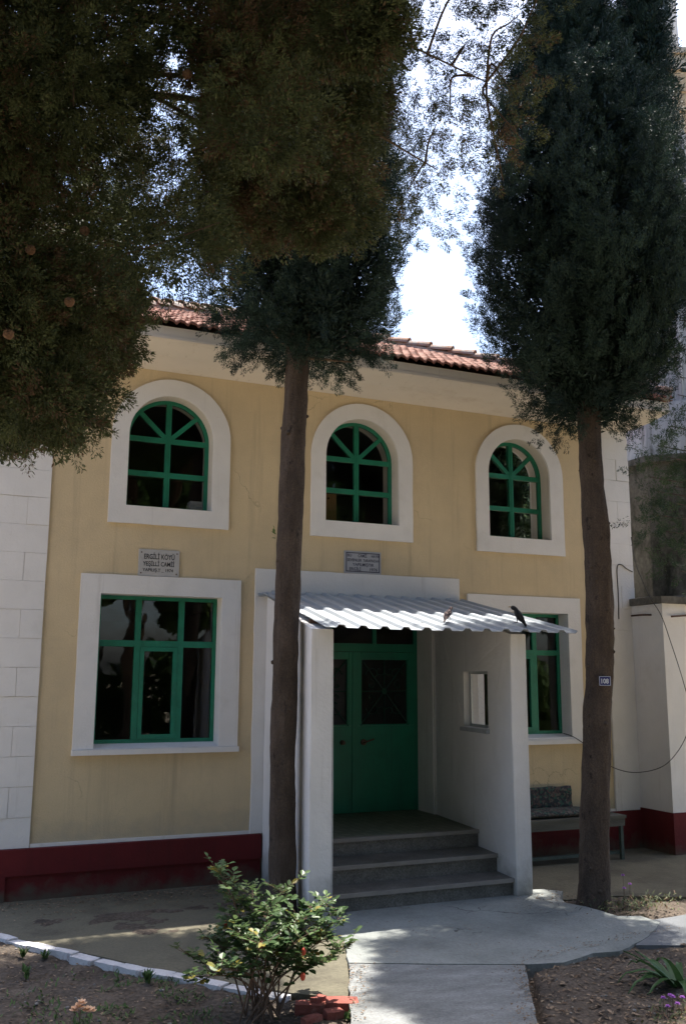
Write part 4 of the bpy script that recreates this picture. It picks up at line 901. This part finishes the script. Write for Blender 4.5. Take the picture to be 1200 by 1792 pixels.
# leafy tree standing right of the picture, a few sprays of it reaching in
side = empty('side_tree', (6.3,-3.5,-.1)); tag(side, 'sparse bright green cypress branches reaching in at the right edge', 'tree')
trunk_mesh([(6.3,-3.5,-.2),(6.3,-3.5,1.5),(6.25,-3.45,3.2),(6.3,-3.4,5.0),(6.3,-3.4,7.5)], [.13,.11,.10,.07,.02], 'trunk', 'bark', side, seed=6)
parts = []; hub = Vector((6.3,-3.4,4.5))
SIDE = [(4.27,-3.4,4.81,0.18),(4.52,-3.2,5.08,0.21),(3.89,-3.5,4.24,0.2),(3.89,-3.6,4.11,0.22),(4.24,-3.3,3.92,0.22),(3.77,-3.5,3.93,0.17),(3.86,-3.5,3.8,0.16),(4.18,-3.4,3.62,0.24),(4.12,-3.3,3.47,0.19),(4.0,-3.6,3.26,0.18),(4.31,-3.4,4.3,0.26),(4.27,-3.3,3.1,0.21),(3.96,-3.6,3.68,0.24),(4.46,-3.2,4.02,0.21),(4.62,-3.2,7.15,0.22),(4.63,-3.3,7.3,0.18),(4.46,-3.4,6.7,0.22),(4.61,-3.2,6.51,0.25),(4.54,-3.2,5.69,0.21),(4.47,-3.3,5.34,0.23),(4.46,-3.4,5.96,0.23),(4.43,-3.4,4.66,0.17),(4.42,-3.4,4.09,0.24),(4.38,-3.4,3.47,0.22),(4.45,-3.4,3.04,0.19),(4.15,-3.4,4.48,0.16),(3.78,-3.5,3.58,0.25)]
for c in SIDE: clump(c, c[3]*(.55 if c[2] > 5.2 else .95), int(46*c[3]), 90, .028, .006, (.10,.2), (.03,.05), open_=True)
for _ in range(110):  # rest of the crown, out of view, widened to shade the slab
    a = rr.uniform(0, 6.28); z = rr.uniform(3.0, 9.0); q = rr.uniform(.1,1.5)*(1.05-(z-3)/8)
    x, y = 6.6+q*math.cos(a), -3.0+q*math.sin(a)
    if x-.62 > -2.15+(.985+.012*(z-3))*(y+10.1): clump((x, y, z), .36, 30, 36, .09, .034)
b_, d, l, t, w_ = [np.concatenate([p[i] for p in parts]) for i in range(5)]
obj('crown', quads_mesh('crown', b_, d, l, w_, t), 'side_leaf', side)
bm = bmesh.new()
for c in SIDE:
    e = Vector(c[:3]); s = Vector((6.27,-3.43,e.z-.3)); P = smooth_path([s, s.lerp(e,.5)+Vector((0,0,.08)), e], 5); tube(bm, P, list(np.linspace(.016,.004,len(P))), 6)
obj('limb', bm, 'bark', side)

# trees across the garden, mirrored in the panes, enlarged to block low sky light
for i, (x, y, r, h) in enumerate([(-13,-15,4.2,6.0),(-7,-19,4.4,6.6),(-.5,-18.5,4.2,6.4),(6,-19,4.4,6.6),(12,-17,4.4,6.2),(18,-12,4.2,6.0),(17,-21,4.8,8.5),(3,-24,4.6,8.0)]):
    g_ = empty('garden_tree', (x, y, -.15)); tag(g_, 'round leafy tree across the garden, mirrored in the window panes and enlarged to block sky light', 'tree', 'trees mirrored in the panes')
    trunk_mesh([(x,y,-.2),(x+.1,y,1.5),(x,y,3.2),(x,y,h)], [.22,.18,.14,.05], 'trunk', 'bark_warm', g_, knots=4, n=5, seg=12)
    n = 16000; u = unit(rs.normal(size=(n,3))); u *= (r*(.75+.25*np.sin(u[:,0]*7+i)*np.sin(u[:,2]*6))*(rs.random(n)**.35))[:,None]
    c = u*np.array([1,1,.8]) + np.array([x,y,h]); dd = unit(u+rs.normal(size=(n,3))*r*.5)
    obj('crown', quads_mesh('crown', c, dd, .34, .22, rs.random(n)), 'garden_leaf', g_)
g_ = empty('sky_blocking_tree', (2.5, -13.5, -.15)); tag(g_, 'wide tree added behind the camera to block overhead sky light, also mirrored in panes', 'tree')  # added out of view to cut the sky light from above
trunk_mesh([(2.5,-13.5,-.2),(2.45,-13.4,2),(2.3,-13,4.5),(1.8,-12,7.5)], [.3,.25,.2,.06], 'trunk', 'bark_warm', g_, knots=4, n=5, seg=12)
bm = bmesh.new()
for e in ((-3,-10,7.6),(0,-8,7.8),(3.5,-8.5,7.8),(6,-11,7.8),(-1,-13.5,8)): tube(bm, smooth_path([(2.35,-13.1,4.2), Vector((2.35,-13.1,4.2)).lerp(Vector(e),.5)+Vector((0,0,.8)), e], 5), [.12]*3+[.09]*3+[.06]*3+[.03]*2, 7)
obj('limb', bm, 'bark_warm', g_)
n = 34000; u = unit(rs.normal(size=(n,3)))*(rs.random(n)**.4)[:,None]*np.array([6.5,4.2,1.5])
u *= (.85+.15*np.sin(u[:,0]*1.7)*np.sin(u[:,1]*2.1))[:,None]
obj('crown', quads_mesh('crown', u+np.array([.5,-10.7,8.2]), unit(rs.normal(size=(n,3))), .32, .2, rs.random(n)), 'garden_leaf', g_)
n = 30000; c = np.stack([rs.uniform(-22,26,n), -24+rs.normal(size=n)*.6, rs.uniform(-.1,3.2,n)], 1); c[:,2] *= .85+.15*np.sin(c[:,0]*1.3)  # added hedge, screens the bright horizon from the pane reflections
tag(obj('screen_hedge', quads_mesh('screen_hedge', c, unit(rs.normal(size=(n,3))), .34, .24, rs.random(n)), 'garden_leaf'), 'tall leafy hedge added far across the garden to keep bright horizon out of the panes', 'hedge')
# ------------------------------------------------------------------ number plate on the trunk
nrm = Vector((-.50,-.866,0)); rgt = Vector((.866,-.50,0)); ctr = Vector((3.935,-2.45,2.07)) + nrm*.160 + rgt*.035
np_ = lambda x, y, d: ctr + rgt*x + Vector((0,0,1))*y + nrm*d
bm = bmesh.new(); vs = [bm.verts.new(np_(x,y,d)) for x in (-.056,.056) for y in (-.046,.046) for d in (-.003,.003)]
for f in ((0,1,3,2),(4,6,7,5),(0,4,5,1),(2,3,7,6),(0,2,6,4),(1,5,7,3)): bm.faces.new([vs[i] for i in f])
npl = tag(obj('number_plate', bm, 'enamel_blue'), 'small blue enamel house number plate reading 108 on the right trunk', 'sign')
bm = bmesh.new()
for (a0,a1,b0,b1) in ((-.053,.053,.040,.0435),(-.053,.053,-.0435,-.040),(-.053,-.0495,-.040,.040),(.0495,.053,-.040,.040)):
    vs = [bm.verts.new(np_(x,y,.0045)) for x,y in ((a0,b0),(a1,b0),(a1,b1),(a0,b1))]; bm.faces.new(vs)
obj('border', bm, 'enamel_white', npl)
text_mesh('lettering', '108', .048, .070, 'enamel_white', npl, lambda x, y, d: np_(x, y-.024, .005), .02)

# ------------------------------------------------------------------ cables and iron rods
def cable(pts, r, label, name='cable', cat='cable', mt='wire'):
    bm = bmesh.new(); tube(bm, smooth_path(pts, 8), r, 6); return tag(obj(name, bm, mt, smooth=True), label, cat)
cable([(6.23,-.035,2.88),(6.24,-.035,3.21),(6.24,-.036,3.57),(6.31,-.036,3.62),(6.4,-.036,3.57),(6.5,-.036,3.53)], .006, 'thin cable looped down the block corner beside the mossy drum')
cable([(6.5,-0.04,4.01),(6.33,-0.3,3.62),(6.24,-0.5,3.39),(6.19,-0.7,3.12),(6.34,-0.72,2.89),(6.48,-0.72,2.53),(6.6,-0.72,2.19),(6.69,-0.72,1.9),(6.87,-0.72,1.37)], .005, 'black cable slanting down across the white minaret base')
cable([(5.26,-0.04,1.4),(5.37,-0.06,1.37),(5.52,-0.09,1.28),(5.69,-0.1,1.13),(5.86,-0.12,1.01),(6.0,-0.2,0.94),(6.1,-0.35,0.92),(6.21,-0.55,0.96),(6.34,-0.66,1.04),(6.5,-0.7,1.19),(6.63,-0.72,1.37),(6.8,-0.72,1.65)], .005, 'thin cable sagging from the right window sill to the minaret')
cable([(6.44,-.04,2.93),(6.44,-.25,2.93),(6.44,-.42,2.92)], .012, 'rusty iron rod on the shaded side of the minaret base', 'iron_rod', 'rod', 'rusty_iron')
cable([(6.56,-.66,2.89),(6.80,-.66,2.91),(7.0,-.66,2.92)], .013, 'rusty iron rod on the front of the minaret base', 'iron_rod', 'rod', 'rusty_iron')

# ------------------------------------------------------------------ two birds on the canopy
def bird(foot, head_dir, size, mt, label, upright):
    """one closed body lofted from tail to beak, with wings, legs and toes joined on"""
    h = Vector(head_dir).normalized(); up = Vector((0,0,1)); s = h.cross(up).normalized()
    ax = (h*math.cos(upright)+up*math.sin(upright)).normalized(); nu = s.cross(ax)
    c = Vector(foot) + up*size*.34
    P = lambda a, b_, k=0: c + ax*a*size + nu*b_*size + s*k*size
    prof = [(-.78,-.03,.012),(-.70,-.03,.045),(-.52,-.02,.055),(-.36,0,.085),(-.2,.0,.145),(0,0,.175),(.15,.01,.165),(.27,.03,.125),(.34,.05,.105)]
    bm = bmesh.new(); pts = [P(a, b_) for a, b_, r in prof]; rad = [r*size for a, b_, r in prof]
    hd = pts[-1]
    for q, r in ((.07,.108),(.14,.112),(.20,.095),(.245,.055),(.262,.03)):
        pts.append(hd + (h*.75+up*.35).normalized()*q*size*1.0 + up*.02*size); rad.append(r*size)
    tube(bm, pts, rad, 12)
    for sg in (-1, 1):
        w0 = [P(.2,.06,sg*.12), P(.0,.05,sg*.175), P(-.25,.02,sg*.145), P(-.5,0,sg*.07), P(-.66,-.01,sg*.03)]
        tube(bm, w0, [.03*size,.075*size,.06*size,.035*size,.008*size], 8)
        l0 = P(-.02,-.14,sg*.07); f0 = Vector((l0.x, l0.y, foot[2]+.004)) + h*size*.03
        tube(bm, [l0, l0.lerp(f0,.45)+h*(-.03*size), f0], [.03*size,.014*size,.012*size], 6)
        for an in (-.5,0,.5): tube(bm, [f0, f0+(h*math.cos(an)+s*math.sin(an))*size*.11], [.011*size,.006*size], 5)
        tube(bm, [f0, f0-h*size*.07], [.011*size,.006*size], 5)
    o = obj('bird', bm, mt, smooth=True); tag(o, label, 'bird')
    bm = bmesh.new(); t = pts[-1]-(h*.75+up*.35).normalized()*.02*size; tube(bm, [t, t+h*size*.09, t+h*size*.17-up*size*.01], [.032*size,.02*size,.003*size], 7); obj('beak', bm, 'beak', o)
    for sg in (-1, 1):
        bm = bmesh.new(); bmesh.ops.create_icosphere(bm, subdivisions=1, radius=.014*size); e = obj('eye', bm, 'ink', o)
        e.location = pts[-3] + s*sg*.092*size + up*.03*size; e.matrix_parent_inverse.identity()
    return o
bird((2.60,-1.80,2.675), (.85,.5,0), .17, 'bird_pale', 'small pinkish brown bird with dark wings on the sunlit canopy', .75)
bird((3.40,-1.88,2.66), (-.93,.35,0), .215, 'bird_black', 'sleek black bird standing near the right end of the canopy', .95)

# ------------------------------------------------------------------ plants
def leaflet_mesh(name, items, mt, parent=None):
    """items = (point, direction, up, length, width, tint): folded, pointed leaves"""
    co, fc, tn = [], [], []
    for p, d, u, l, w_, t in items:
        d = d.normalized(); s = d.cross(u); s = s.normalized() if s.length > 1e-4 else Vector((1,0,0)); u = s.cross(d); k = len(co)
        for a, b_, c in ((0,0,0),(.28,.42,.10),(.62,.44,.08),(1,0,-.10),(.62,-.44,.08),(.28,-.42,.10),(.45,0,-.03)):
            co.append(p + d*l*a + s*w_*b_ + u*w_*c)
        for f in ((0,1,6),(1,2,6),(2,3,6),(3,4,6),(4,5,6),(5,0,6)): fc.append([k+i for i in f]); tn.append(t)
    me = bpy.data.meshes.new(name); me.from_pydata([tuple(c) for c in co], [], fc)
    at = me.attributes.new('tint', 'FLOAT', 'FACE'); at.data.foreach_set('value', np.clip(np.array(tn, np.float32), 0, 1))
    return obj(name, me, mt, parent)
rb = empty('rose_bush', (-.12,-4.05,-.04)); tag(rb, 'leafy rose bush with a few red hips growing from the soil left of the path', 'plant')
BUSH = [(-.35,-3.9,.86),(-.24,-3.8,.74),(-.12,-3.9,.68),(-.07,-4.1,.62),(.14,-3.8,.66),(.15,-4.1,.56),(.27,-4.0,.57),(.43,-3.9,.57),(.48,-4.0,.50),(.50,-4.1,.34),(.25,-4.3,.32),(-.54,-4.0,.36),(-.60,-4.2,.30),(-.37,-3.8,.42),(-.30,-4.2,.55),(.06,-4.3,.47),(-.19,-4.35,.50),(-.45,-4.4,.38),(.36,-3.7,.32),(-.2,-3.6,.48),(-.02,-4.2,.42),(.3,-4.15,.42),(.12,-4.0,.45),(-.28,-4.0,.5)]
rr = random.Random(12); items = []; sb = bmesh.new()
def compound(p, d, size, t):
    d = d.normalized(); u = Vector((rr.uniform(-.4,.4), rr.uniform(-.4,.4), 1)).normalized(); s = d.cross(u).normalized()
    for a, sg in ((.35,1),(.35,-1),(.7,1),(.7,-1),(1,0)):
        q = p + d*size*a; dd = (d + s*sg*1.1 + Vector((rr.uniform(-.25,.25),rr.uniform(-.25,.25),rr.uniform(-.35,.15)))).normalized()
        items.append((q, dd, u + Vector((rr.uniform(-.3,.3),rr.uniform(-.3,.3),0)), size*rr.uniform(.45,.78), size*rr.uniform(.34,.56), t+rr.uniform(-.2,.2)))
    tube(sb, [p, p+d*size], .0016, 4, False)
for i, e in enumerate(BUSH):
    e = Vector(e); b0 = Vector((-.08+rr.uniform(-.16,.16), -4.03+rr.uniform(-.09,.09), -.05))
    mid_ = b0.lerp(e,.5)+Vector((rr.uniform(-.05,.05),rr.uniform(-.05,.05),.10)); P = smooth_path([b0, mid_, e], 12)
    tube(sb, P, list(np.linspace(.0075,.0025,len(P))), 5)
    for k in range(9 if e.x > -.2 else 12, len(P)):
        for _ in range(1 if k < 13 else 2):
            a = rr.uniform(0,6.28); d = Vector((math.cos(a), math.sin(a), rr.uniform(.0,.9)))
            compound(P[k]+Vector((rr.uniform(-.02,.02),)*3), d, rr.uniform(.045,.095), rr.uniform(.0,1.0))
            if rr.random() < .18:
                q = P[k]+d*.12; tube(sb, [P[k], q], .002, 4, False); compound(q, d+Vector((rr.uniform(-.6,.6),rr.uniform(-.6,.6),.3)), rr.uniform(.05,.085), rr.uniform(.2,.8))
obj('stems', sb, 'twig', rb); leaflet_mesh('leaves', items, 'rose_leaf', rb)
for c in ((.10,-4.30,.40),(.09,-4.32,.26),(-.18,-4.3,.47),(-.3,-3.95,.52)):
    bm = bmesh.new(); bmesh.ops.create_icosphere(bm, subdivisions=2, radius=.017)
    for v in bm.verts: v.co.z *= 1.5
    o = obj('rose_hip', bm, 'hip_red', rb); o.location = Vector(c)-rb.location; o.matrix_parent_inverse.identity()

def weed(loc, label, n, h, lw, name='weed', mt='weed', spread=.6, group=None):
    its = []; p = Vector(loc)
    for i in range(n):
        a = rr.uniform(0,6.28); d = Vector((math.cos(a)*spread, math.sin(a)*spread, rr.uniform(.5,1.3))); z = rr.uniform(0,.5)*h
        its.append((p+Vector((rr.uniform(-.015,.015),rr.uniform(-.015,.015),z)), d, Vector((0,0,1)), h*rr.uniform(.45,.8), lw*rr.uniform(.7,1.2), rr.random()))
    return tag(leaflet_mesh(name, its, mt), label, 'weed', group)
wl = ['small weed at the kerb near the left edge of the photo','second small weed beside the whitewashed kerb, right of the first','low weed with reddish leaves in the sunlit soil','low spreading weed in the shaded soil near the rose bush','tiny weed beside the loose red bricks']
for i, (x, y, n, h, lw) in enumerate([(-1.36,-2.10,26,.11,.022),(-1.20,-2.17,20,.09,.02),(-1.38,-2.55,22,.10,.02),(-.62,-3.15,40,.10,.022),(.42,-4.26,16,.07,.018)]):
    weed((x, y, soil_h(x,y)-.005), wl[i], n, h, lw, group='small weeds in the left bed')
# ground cover in the shaded soil
its = []
for _ in range(1500):
    x, y = rr.gauss(-.75,.42), rr.gauss(-3.45,.38)
    if noise.noise(Vector((x*3.2,y*3.2,4))) < -.02 or y > -2.2 - 0.9*(x+1.0): continue
    a = rr.uniform(0,6.28); its.append((Vector((x,y,soil_h(x,y))), Vector((math.cos(a),math.sin(a),rr.uniform(.2,1.4))), Vector((0,0,1)), rr.uniform(.025,.06), rr.uniform(.008,.016), rr.random()))
tag(leaflet_mesh('ground_cover', its, 'weed'), kind='stuff')
its = []
def litter(x, y, z, s):
    a = rr.uniform(0,6.28); its.append((Vector((x,y,z+.006)), Vector((math.cos(a),math.sin(a),rr.uniform(-.25,.4))), Vector((rr.uniform(-.4,.4),rr.uniform(-.4,.4),1)), s, s*rr.uniform(.25,.6), rr.random()))
for _ in range(9000):
    x, y = rr.uniform(.9,5.2), rr.uniform(-6.0,-2.1)
    if x < 2.03 + (y+3.88)*.607 + (0 if y < -3.85 else 9): continue
    litter(x, y, soil_h(x,y), rr.uniform(.012,.05))
for _ in range(5200):
    x, y = rr.uniform(-3,.9), rr.uniform(-5.6,-1.4)
    if y > -2.15-(x+1.0)*1.18-.12: continue
    litter(x, y, soil_h(x,y), rr.uniform(.01,.04))
for _ in range(900): x = rr.uniform(-1.7,.95); y = -.12-abs(rr.gauss(0,.35)); litter(x, y, max(-.075,min(-.012,-.075-.026*y)), rr.uniform(.012,.04))
for _ in range(120): x = rr.uniform(3.3,3.75); y = rr.gauss(-2.25,.12); litter(x, y, .008, rr.uniform(.012,.035))
for _ in range(420):                                  # crumbs and leaves trodden onto the concrete edges
    t = rr.random(); x = 2.03-.62*t*1.6 - abs(rr.gauss(0,.10)); y = -3.88-1.02*t*1.6; litter(x, y, .008, rr.uniform(.006,.028))
for _ in range(320): x = rr.uniform(2.0,3.8); litter(x, -3.86+(x-2.0)*.17+abs(rr.gauss(0,.09)), .014, rr.uniform(.006,.026))
for _ in range(260): t = rr.random(); litter(.82-.47*t+abs(rr.gauss(0,.08)), -3.38-1.08*t, .008, rr.uniform(.006,.026))
for _ in range(260): litter(rr.uniform(.9,3.4), rr.uniform(-3.8,-2.0), .014, rr.uniform(.006,.024))
tag(leaflet_mesh('leaf_litter', its, 'litter'), kind='stuff')
pb = bmesh.new()
for _ in range(380):
    if rr.random() < .5:
        x, y = rr.uniform(-1.6,.8), rr.uniform(-5.2,-1.8)
        if y > -2.2-(x+1.0)*1.18-.1: continue
    else:
        x, y = rr.uniform(1.6,4.2), rr.uniform(-5.6,-3.9)
    r = abs(rr.gauss(.004,.004))+.003; mtx = bmesh.ops.create_icosphere(pb, subdivisions=1, radius=r)
    for v in mtx['verts']: v.co = Vector((v.co.x*rr.uniform(.8,1.4), v.co.y*rr.uniform(.8,1.3), v.co.z*.7)) + Vector((x,y,soil_h(x,y)+r*.3))
tag(obj('pebbles', pb, 'pebble'), kind='stuff')
# strap-leaved plant at the right edge
sp = empty('strap_plant', (2.78,-4.62,-.05)); tag(sp, 'green strap leaved lily clump at the right edge of the bed', 'plant')
its_b = bmesh.new()
for i in range(17):
    a = rr.uniform(0,6.28); L_ = rr.uniform(.30,.55); d = Vector((math.cos(a),math.sin(a),0)); b0 = Vector((2.80,-4.62,-.06))+d*.03
    if i < 5: a = [3.7,3.3,4.2,2.7,3.0][i]; d = Vector((math.cos(a),math.sin(a),0)); L_ = [.50,.46,.42,.5,.38][i]
    s = d.cross(Vector((0,0,1))); n = 10; prev = None
    for k in range(n+1):
        t = k/n; droop = rr.uniform(.9,1.0) if i % 4 else .35
        p = b0 + d*L_*(t*.85) + Vector((0,0,1))*L_*(.95*t - .95*droop*t*t); wd = .032*(1-t)**.6*min(1,.5+t*3)
        row = [its_b.verts.new(p+s*wd+Vector((0,0,.008))), its_b.verts.new(p), its_b.verts.new(p-s*wd+Vector((0,0,.008)))]
        if prev: its_b.faces.new((prev[0],prev[1],row[1],row[0])); its_b.faces.new((prev[1],prev[2],row[2],row[1]))
        prev = row
me = bpy.data.meshes.new('leaves'); its_b.to_mesh(me); its_b.free(); at = me.attributes.new('tint','FLOAT','FACE'); at.data.foreach_set('value', np.full(len(me.polygons), .45, np.float32)+rng.normal(size=len(me.polygons)).astype(np.float32)*.05)
obj('leaves', me, 'lily_leaf', sp, smooth=True)
# flowering plants
def flowers(name, label, loc, spread, nleaf, blooms, petal, h, leaf='cypress_near', pr=.014, npet=6, lw=.012):
    e = empty(name, loc); tag(e, label, 'plant'); its = []; st = bmesh.new(); p0 = Vector(loc)
    for _ in range(nleaf):
        a = rr.uniform(0,6.28); q = p0+Vector((rr.gauss(0,spread[0]), rr.gauss(0,spread[1]), rr.uniform(0,h*.5)))
        its.append((q, Vector((math.cos(a),math.sin(a),rr.uniform(0,1.2))), Vector((0,0,1)), rr.uniform(.03,.06), lw*rr.uniform(.7,1.4), rr.random()))
    leaflet_mesh('leaves', its, leaf, e)
    for b_ in blooms:
        c = p0+Vector(b_); tube(st, [Vector((c.x+rr.uniform(-.02,.02),c.y,p0.z)), c], .002, 5)
        bm = bmesh.new()
        for k in range(npet*2):
            a = 6.28*k/npet + (.5 if k >= npet else 0); d = Vector((math.cos(a),math.sin(a),.25+.7*(k>=npet))).normalized(); s = d.cross(Vector((0,0,1))).normalized()
            vs = [bm.verts.new(c+d*pr*x+s*pr*y) for x, y in ((.1,0),(.7,.42),(1.15,.2),(1.15,-.2),(.7,-.42))]; bm.faces.new(vs)
        obj('bloom', bm, petal, e)
    obj('stems', st, 'twig', e); return e
flowers('flowering_plant', 'peach flowered plant at the bottom left corner in the soil', (-1.17,-3.86,-.04), (.05,.05), 22, [(-.02,.0,.14),(.03,-.01,.12),(.0,.03,.15),(-.04,.02,.12),(.06,.03,.10)], 'petal_peach', .1, 'weed', .030, 7, .02)
flowers('flowering_plant', 'low dark plant with pink flowers at the foot of the right cypress', (4.0,-2.78,-.03), (.24,.10), 480, [(-.08,.08,.30),(-.12,.02,.20),(-.02,.06,.22)], 'petal_purple', .2, 'cypress_near', .018)
flowers('flowering_plant', 'purple flowered plant at the bottom right corner', (2.33,-5.10,-.04), (.11,.10), 160, [(-.05,.06,.12),(-.02,.03,.14),(.02,.05,.12),(.0,-.01,.10),(.04,.08,.11),(-.07,.0,.09),(.07,.02,.12)], 'petal_purple', .1, 'cypress_near', .016)
its = [(Vector((.765,-1.72,3.44)), Vector((-1,-.3,.6)), Vector((0,0,1)), .06,.035,.6),(Vector((.755,-1.72,3.46)), Vector((-.7,-.5,1)), Vector((0,1,0)), .05,.03,.8),(Vector((.76,-1.73,3.40)), Vector((-1,-.2,.1)), Vector((0,0,1)), .05,.03,.5),(Vector((.74,-1.74,3.49)), Vector((-.4,-.4,1)), Vector((1,0,0)), .045,.026,.7)]
leaflet_mesh('sprig', its, 'weed', tA)
